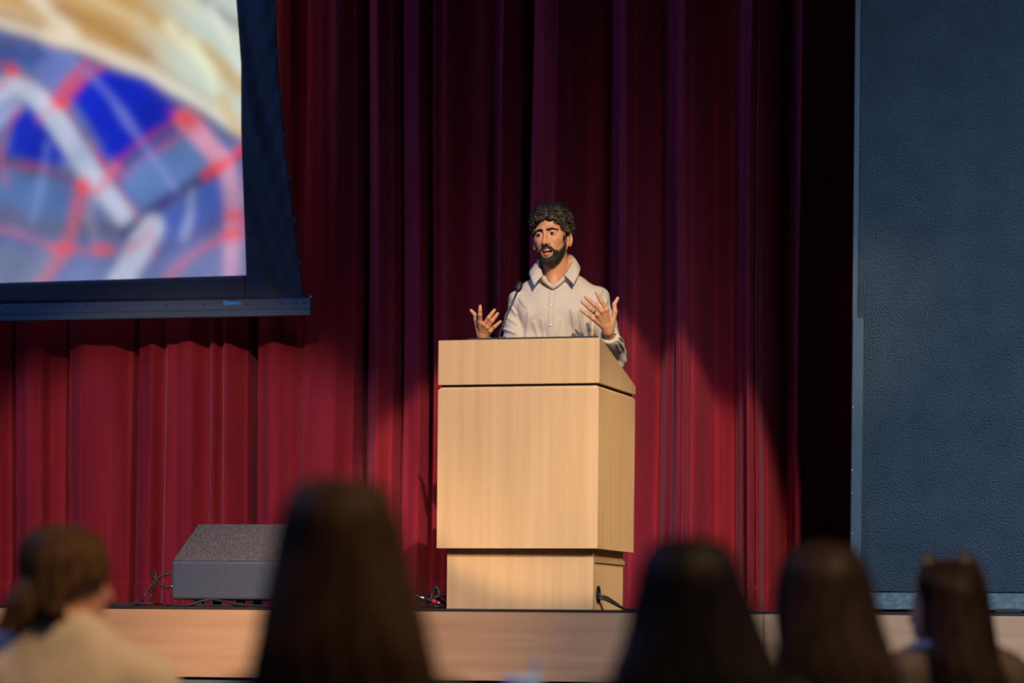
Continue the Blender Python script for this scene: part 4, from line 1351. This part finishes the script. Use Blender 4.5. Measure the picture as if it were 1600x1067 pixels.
# ------------------------------------------------------------------ audience
def audience(label, depth, px0, outline, hair_m, top_m, shoulders, head=(0.078, 0.095), head_c=None, face_turn=0.0, long_to=None,
             depth_prof=None, shoulder_w=0.19, lean=0.0, skin=M_skin2, extra_hair=None, hair_cut=None, sh_dx=0.0, streak=0.0016, drop=0.0):
    """seated person seen from behind; outline = rows (py, left px, right px) of the hair, top to bottom"""
    a0, _ = uv_of(px0, 990)
    g = FWD * depth + RGT * (a0 * depth)

    def lp(px, py, dy=0.0):
        d = depth + dy; a, c_ = uv_of(px, py)
        return np.array([a * d - a0 * depth, dy, CAM_Z + c_ * d])
    py_, l_, r_0 = outline[0]; cxp = 0.5 * (l_ + r_0)
    outline = [(py_ - 1.5, cxp - 1, cxp + 1), (py_ - 0.8, cxp - 0.5 * (cxp - l_), cxp + 0.5 * (r_0 - cxp))] + list(outline)
    rowsO = [(lp(0.5 * (l + r), py)[2], lp(l, py)[0], lp(r, py)[0]) for py, l, r in outline]
    zt_ = rowsO[0][0]
    RP = smooth_path(np.array(rowsO), 6); RP = RP[np.argsort(-RP[:, 0], kind='stable')]; rowsO = [tuple(r) for r in RP]
    zs = np.array([r[0] for r in rowsO])[::-1]; ls = np.array([r[1] for r in rowsO])[::-1]; rs = np.array([r[2] for r in rowsO])[::-1]
    hc = np.array([0.5 * (rowsO[33][1] + rowsO[33][2]), 0.02, zt_ - 0.118]) if head_c is None else np.array([lp(*head_c)[0], 0.02, lp(*head_c)[2]])
    HRm = rot(z=face_turn)
    zsh = lp(px0, shoulders)[2]

    def f_skin(p):
        q = ((p - hc) @ HRm)
        d = ell(q, (0, 0.0, 0.012), (head[0] - 0.004, head[1] - 0.004, 0.100))
        d = smin(d, ell(q, (0, 0.038, -0.050), (0.056, 0.052, 0.072)), 0.03)
        d = smin(d, cap(q, (0, 0.090, -0.012), (0, 0.108, -0.042), 0.008, 0.012), 0.012)
        d = smin(d, cap(q, (-0.018, 0.082, -0.074), (0.018, 0.082, -0.074), 0.010), 0.012)
        m = q.copy(); m[:, 0] = np.abs(m[:, 0])
        d = smax(d, -ell(m, (0.031, 0.099, -0.002), (0.016, 0.012, 0.010)), 0.008)
        d = smin(d, ell(m, (head[0] + 0.003, -0.004, -0.022), (0.008, 0.017, 0.030), rot(z=20)), 0.006)
        n1 = np.array([sh_dx, -0.02, zsh - 0.01])
        d = smin(d, cap(p, hc + np.array([0, -0.015, -0.06]), n1, 0.050, 0.055), 0.025)
        return smin(d, f_core(p, -0.012), 0.03)

    def f_core(p, gg=0.0):
        sw = shoulder_w
        o = np.array([sh_dx, 0, 0])
        P = lambda x, y, z: o + np.array([x, y, z])
        d = cap(p, P(-sw + 0.05, -0.01, zsh - 0.07 - drop), P(sw - 0.05, -0.01, zsh - 0.07 - drop), 0.055 + gg)
        for s in (-1, 1):
            d = smin(d, cap(p, P(s * 0.03, -0.012, zsh - 0.025), P(s * (sw - 0.05), -0.01, zsh - 0.07 - drop), 0.045 + gg, 0.05 + gg), 0.04)
        d = smin(d, cap(p, P(-0.05, -0.012, zsh - 0.02), P(0.05, -0.012, zsh - 0.02), 0.045 + gg), 0.05)
        d = smin(d, ell(p, P(0, 0.0, zsh - 0.22), (sw - 0.035 + gg, 0.115 + gg, 0.22 + gg)), 0.06)
        d = smin(d, ell(p, P(0, 0.0, 0.52), (0.165 + gg, 0.125 + gg, 0.14 + gg)), 0.09)
        for s in (-1, 1):
            d = smin(d, cap(p, P(s * (sw - 0.02), -0.01, zsh - 0.085 - drop), P(s * (sw + 0.02), -0.01, zsh - 0.33), 0.052 + gg, 0.042 + gg), 0.05)
            d = smin(d, cap(p, P(s * (sw + 0.02), -0.01, zsh - 0.33), P(s * 0.10, 0.26, 0.60), 0.042 + gg, 0.030 + gg), 0.02)
        return d

    def f_leg(p, gg=0.0):
        o = np.array([sh_dx, 0, 0]); d = ell(p, o + np.array([0, 0.02, 0.50]), (0.17 + gg, 0.13 + gg, 0.09 + gg))
        for s in (-1, 1):
            d = smin(d, cap(p, o + np.array([s * 0.09, 0.02, 0.48]), o + np.array([s * 0.11, 0.44, 0.47]), 0.075 + gg, 0.056 + gg), 0.03)
            d = smin(d, cap(p, o + np.array([s * 0.11, 0.44, 0.47]), o + np.array([s * 0.11, 0.42, 0.08]), 0.054 + gg, 0.040 + gg), 0.02)
        return d

    def f_all(p):
        d = smin(f_skin(p), f_leg(p, -0.012), 0.03)
        o = np.array([sh_dx, 0, 0])
        for s in (-1, 1):
            d = smin(d, cap(p, o + np.array([s * 0.11, 0.40, 0.04]), o + np.array([s * 0.12, 0.58, 0.03]), 0.035, 0.027), 0.02)
            for k in range(4):
                b0 = o + np.array([s * (0.10 - 0.014 * k) , 0.275, 0.602 - 0.002 * k])
                d = smin(d, cap(p, b0, b0 + np.array([-s * 0.03, 0.075, -0.02]), 0.010, 0.007), 0.004)
        return d
    x0, x1 = min(ls.min(), sh_dx - shoulder_w) - 0.12, max(rs.max(), sh_dx + shoulder_w) + 0.12
    body = quads_mesh('person', *surface_net(f_all, (x0, -0.22, -0.02), (x1, 0.68, zt_ + 0.03), 0.009), skin)
    body.location = (g[0], g[1], 0); body.rotation_euler = (0, 0, YAW)
    setp(body, label=label, category='person', group='audience seated in front of the stage')

    def f_h(p):
        z = p[:, 2]
        l = np.interp(z, zs, ls); r = np.interp(z, zs, rs)
        cxx = 0.5 * (l + r); hw_ = np.maximum(0.5 * (r - l), 1e-4)
        if depth_prof is None:
            tq = np.clip((hc[2] + 0.04 - z) / 0.26, 0, 1); yc = -0.085 * tq * tq * (3 - 2 * tq)
            yh = 0.112 - 0.045 * tq * tq * (3 - 2 * tq)
            yh = yh * np.sqrt(np.clip(1 - np.clip((z - (zt_ - 0.10)) / 0.10, 0, 1) ** 2, 0.0001, 1))
        else:
            yh, yc = depth_prof(z)
        xx = (p[:, 0] - cxx); yy = p[:, 1] - yc
        k = np.sqrt((xx / hw_) ** 2 + (yy / yh) ** 2)
        d = (k - 1) * np.minimum(hw_, yh)
        ang = np.arctan2(yy / yh, xx / hw_)
        d = d + streak * np.sin(ang * 17 + 2 * np.sin(z * 14) + 1.0) + streak * 0.6 * np.sin(ang * 41 + 3 * np.sin(z * 9))
        d = smax(d, zs[0] - z, 0.01); d = smax(d, z - zt_, 0.01)
        # hair parts round the face
        q = ((p - hc) @ HRm)
        face = ell(q, (0, 0.125, -0.045), (0.066, 0.085, 0.105))
        d = smax(d, -face, 0.01)
        if hair_cut is not None:
            d = smax(d, hair_cut(p, lp, hc, HRm), 0.008)
        if extra_hair is not None:
            d = smin(d, extra_hair(p, lp), 0.012)
        return d
    ex = 0.06 if extra_hair is None else 0.16
    hair = quads_mesh('hair', *surface_net(f_h, (ls.min() - ex, -0.26, zs[0] - 0.03), (rs.max() + 0.06, 0.17, zt_ + 0.03), 0.0055, 2.2), hair_m, body)

    def f_top(p):
        d = f_core(p, 0.006) + 0.004 * lump(p, 24, 31) + 0.0015 * lump(p, 60, 32)
        d = smax(d, -cap(p, np.array([sh_dx, -0.015, zsh - 0.02]), np.array([sh_dx, -0.005, zsh + 0.15]), 0.060), 0.006)
        d = smax(d, 0.46 - p[:, 2], 0.01)
        q = p - np.array([sh_dx, 0, 0])
        return smax(d, -cap(p, np.array([sh_dx - 0.1, 0.27, 0.6]), np.array([sh_dx + 0.1, 0.27, 0.6]), 0.035), 0.005)
    top_o = quads_mesh('top', *surface_net(f_top, (x0, -0.24, 0.44), (x1, 0.40, zsh + 0.08), 0.010), top_m, body)
    quads_mesh('trousers', *surface_net(lambda p: smax(f_leg(p, 0.006), 0.09 - p[:, 2], 0.005), (x0, -0.2, 0.06), (x1, 0.56, 0.66), 0.014), M_trousers, body)
    for s in (-1, 1):
        hx = sh_dx + s * 0.115
        quads_mesh('shoe', *surface_net(lambda p, hx=hx: smax(smin(cap(p, (hx, 0.40, 0.045), (hx, 0.60, 0.035), 0.045, 0.036), cap(p, (hx, 0.42, 0.05), (hx, 0.42, 0.10), 0.044), 0.02), 0.001 - p[:, 2], 0.003),
                                        (hx - 0.08, 0.30, -0.02), (hx + 0.08, 0.68, 0.18), 0.010), M_leather, body)
    return body, hair, lp, hc


H_brown = hair_mat('brown_straight_hair', (0.020, 0.012, 0.007), (0.060, 0.036, 0.020), 0.40)
H_black = hair_mat('black_straight_hair', (0.004, 0.0035, 0.004), (0.011, 0.009, 0.009), 0.36)
H_dark = hair_mat('very_dark_brown_hair', (0.006, 0.0045, 0.004), (0.020, 0.013, 0.010), 0.38)
H_chest = hair_mat('chestnut_tied_hair', (0.035, 0.019, 0.009), (0.100, 0.056, 0.026), 0.45)
T_cream = mat('cream_cotton_top', (0.55, 0.50, 0.40), (0.62, 0.56, 0.45), 0.85, scale=(9, 9, 9))
T_dark = mat('black_knit_top', (0.015, 0.014, 0.016), (0.025, 0.023, 0.025), 0.85)
T_olive = mat('dark_olive_top', (0.035, 0.032, 0.022), (0.05, 0.046, 0.032), 0.85)
T_jacket = mat('dark_brown_jacket', (0.035, 0.026, 0.024), (0.060, 0.045, 0.040), 0.8, scale=(14, 14, 14))
T_blue = mat('blue_shirt_collar', (0.03, 0.09, 0.30), (0.04, 0.11, 0.34), 0.8)

# the nearest one: long brown hair, middle of the picture
audience('person with long straight brown hair, blurred, in front of the wedge loudspeaker', 5.3, 545,
         [(744, 505, 555), (749, 480, 585), (762, 461, 602), (790, 444, 617), (830, 433, 630), (880, 424, 643), (940, 413, 660), (1000, 405, 674), (1067, 396, 690), (1150, 390, 700)],
         H_brown, T_olive, 1052, shoulder_w=0.20)
# black long hair, just right of the podium
audience('person with long black hair in front of the right corner of the podium', 5.5, 1085,
         [(838, 1050, 1100), (843, 1032, 1124), (856, 1015, 1142), (880, 1002, 1155), (915, 993, 1167), (950, 984, 1182), (1000, 972, 1200), (1067, 950, 1228), (1130, 945, 1235)],
         H_black, T_dark, 1062, shoulder_w=0.20)
audience('person with dark shoulder-length hair in front of the curtain edge', 6.8, 1295,
         [(846, 1265, 1308), (851, 1246, 1328), (865, 1230, 1344), (890, 1218, 1357), (925, 1211, 1367), (970, 1209, 1376), (1015, 1212, 1388), (1067, 1216, 1402), (1120, 1218, 1408)],
         H_dark, T_dark, 1058, shoulder_w=0.19)
# rightmost: turned a little to the left, sunglasses on the head
bE, hE, lpE, hcE = audience('person with dark brown hair and sunglasses on head, before the dark wall panel', 8.0, 1490,
         [(876, 1462, 1516), (881, 1447, 1525), (892, 1437, 1534), (912, 1431, 1541), (935, 1438, 1546), (985, 1440, 1552), (1030, 1442, 1556), (1067, 1450, 1570), (1100, 1452, 1570)],
         H_dark, T_jacket, 1012, shoulder_w=0.165, face_turn=48, streak=0.0016, head_c=(1479, 945))
# collar of the blue shirt
cE = [lpE(1408, 1024, 0.04), lpE(1418, 1016, 0.0), lpE(1436, 1010, -0.05), lpE(1470, 1008, -0.085), lpE(1510, 1010, -0.07)]
tube('shirt_collar', [c for c in cE], 0.013, T_blue, bE, 10)
sg = empty('sunglasses', (float(bE.location.x), float(bE.location.y), 0), YAW)
setp(sg, label='dark sunglasses pushed up on the head of the rightmost audience member', category='sunglasses')
for (cx_, cy_) in ((1455, 878), (1511, 876)):
    c = lpE(cx_, cy_, 0.03)
    lathe('lens', [(0.001, 0), (0.026, 0.001), (0.028, 0.003), (0.026, 0.006), (0.001, 0.007)], M_black, sg, 18,
          Matrix.Translation(Vector(c)) @ Matrix.Rotation(R(20), 4, 'Y') @ Matrix.Rotation(R(55), 4, 'X') @ Matrix.Diagonal((1.1, 0.8, 1, 1)))
tube('bridge', [lpE(1468, 875, 0.03), lpE(1483, 873.5, 0.03), lpE(1499, 874, 0.03)], 0.003, M_black, sg, 6)
for s_, pts in ((-1, [(1440, 881, .03), (1434, 896, .0), (1430, 925, -.03)]), (1, [(1526, 879, .03), (1536, 893, .0), (1544, 925, -.03)])):
    tube('temple', [lpE(*q) for q in pts], 0.003, M_black, sg, 6)


# leftmost: turned to the right, hair tied at the back
def tied(p, lp):
    d = ell(p, lp(33, 948, -0.08), (0.040, 0.040, 0.050))
    d = smin(d, cap(p, lp(36, 925, -0.06), lp(70, 900, -0.03), 0.024, 0.035), 0.02)
    d = smin(d, cap(p, lp(30, 955, -0.085), lp(2, 985, -0.10), 0.036, 0.022), 0.02)
    return d + 0.004 * lump(p, 80, 44)


def cutA(p, lp, hc, HRm):
    # hair is swept off the ear, the cheek and the neck
    a = ell(p, lp(152, 952, 0.0), (0.066, 0.30, 0.066))
    b = cap(p, lp(128, 918, -0.12), lp(135, 965, -0.12), 0.020, 0.035)
    b2 = cap(p, lp(100, 985, -0.1), lp(70, 975, -0.1), 0.035)
    return -np.minimum(np.minimum(a, b), b2)


bA, hA, lpA, hcA = audience('person with chestnut hair tied back and cream top at the left edge, facing right', 7.2, 78,
         [(819, 75, 112), (824, 55, 135), (835, 42, 152), (855, 31, 166), (885, 27, 172), (915, 32, 170), (945, 44, 150), (970, 58, 120)],
         H_chest, T_cream, 978, shoulder_w=0.25, face_turn=-62, head_c=(102, 905), extra_hair=tied, hair_cut=cutA, sh_dx=0.02, streak=0.0016, drop=0.05)
tube('hair_tie', smooth_path([lpA(44, 908, -0.095), lpA(40, 922, -0.11), lpA(44, 936, -0.095), lpA(54, 925, -0.06), lpA(44, 908, -0.095)], 5), 0.006,
     mat('dark_hair_tie', (0.03, 0.028, 0.035), None, 0.6), bA, 6, raw=True)

# pale blue cup with straw peeking up at the bottom edge
cu = at_d(817, 1100, 6.4)
cup_m = mat('pale_blue_plastic', (0.22, 0.46, 0.98), (0.25, 0.50, 1.0), 0.4)
TZ = 0.74
tb_ = empty('small_table', (cu[0], cu[1], 0))
setp(tb_, label='small round table below the pale blue cup', category='table')
lathe('table_top', [(0.19, 0), (0.20, 0.008), (0.20, 0.02), (0.19, 0.026)], M_black, tb_, 32, Matrix.Translation((0, 0, TZ - 0.026)))
lathe('pedestal', [(0.025, 0), (0.025, TZ - 0.045)], M_black, tb_, 14, Matrix.Translation((0, 0, 0.019)))
lathe('foot_plate', [(0.18, 0), (0.18, 0.008), (0.03, 0.02)], M_black, tb_, 32)
cup = empty('drinking_cup', (cu[0], cu[1], TZ))
setp(cup, label='pale blue cup with straw, blurred, at the bottom edge below the podium', category='cup')
zc_ = float(at_d(817, 1057, 6.4)[2]) - TZ
lathe('cup_body', [(0.028, 0), (0.031, 0.002), (0.040, zc_ - 0.02), (0.040, zc_ - 0.018)], cup_m, cup, 28)
lathe('lid', [(0.043, 0), (0.043, 0.006), (0.037, 0.014), (0.030, 0.018)], cup_m, cup, 28, Matrix.Translation((0, 0, zc_ - 0.018)))
sx = at_d(838, 1026, 6.4); sx0 = at_d(836, 1057, 6.4)
tube('straw', [(sx0[0] - cu[0] - 0.002, sx0[1] - cu[1], 0.01), (sx0[0] - cu[0], sx0[1] - cu[1], zc_), (sx[0] - cu[0], sx[1] - cu[1], sx[2] - TZ)], 0.0055, cup_m, cup, 10)
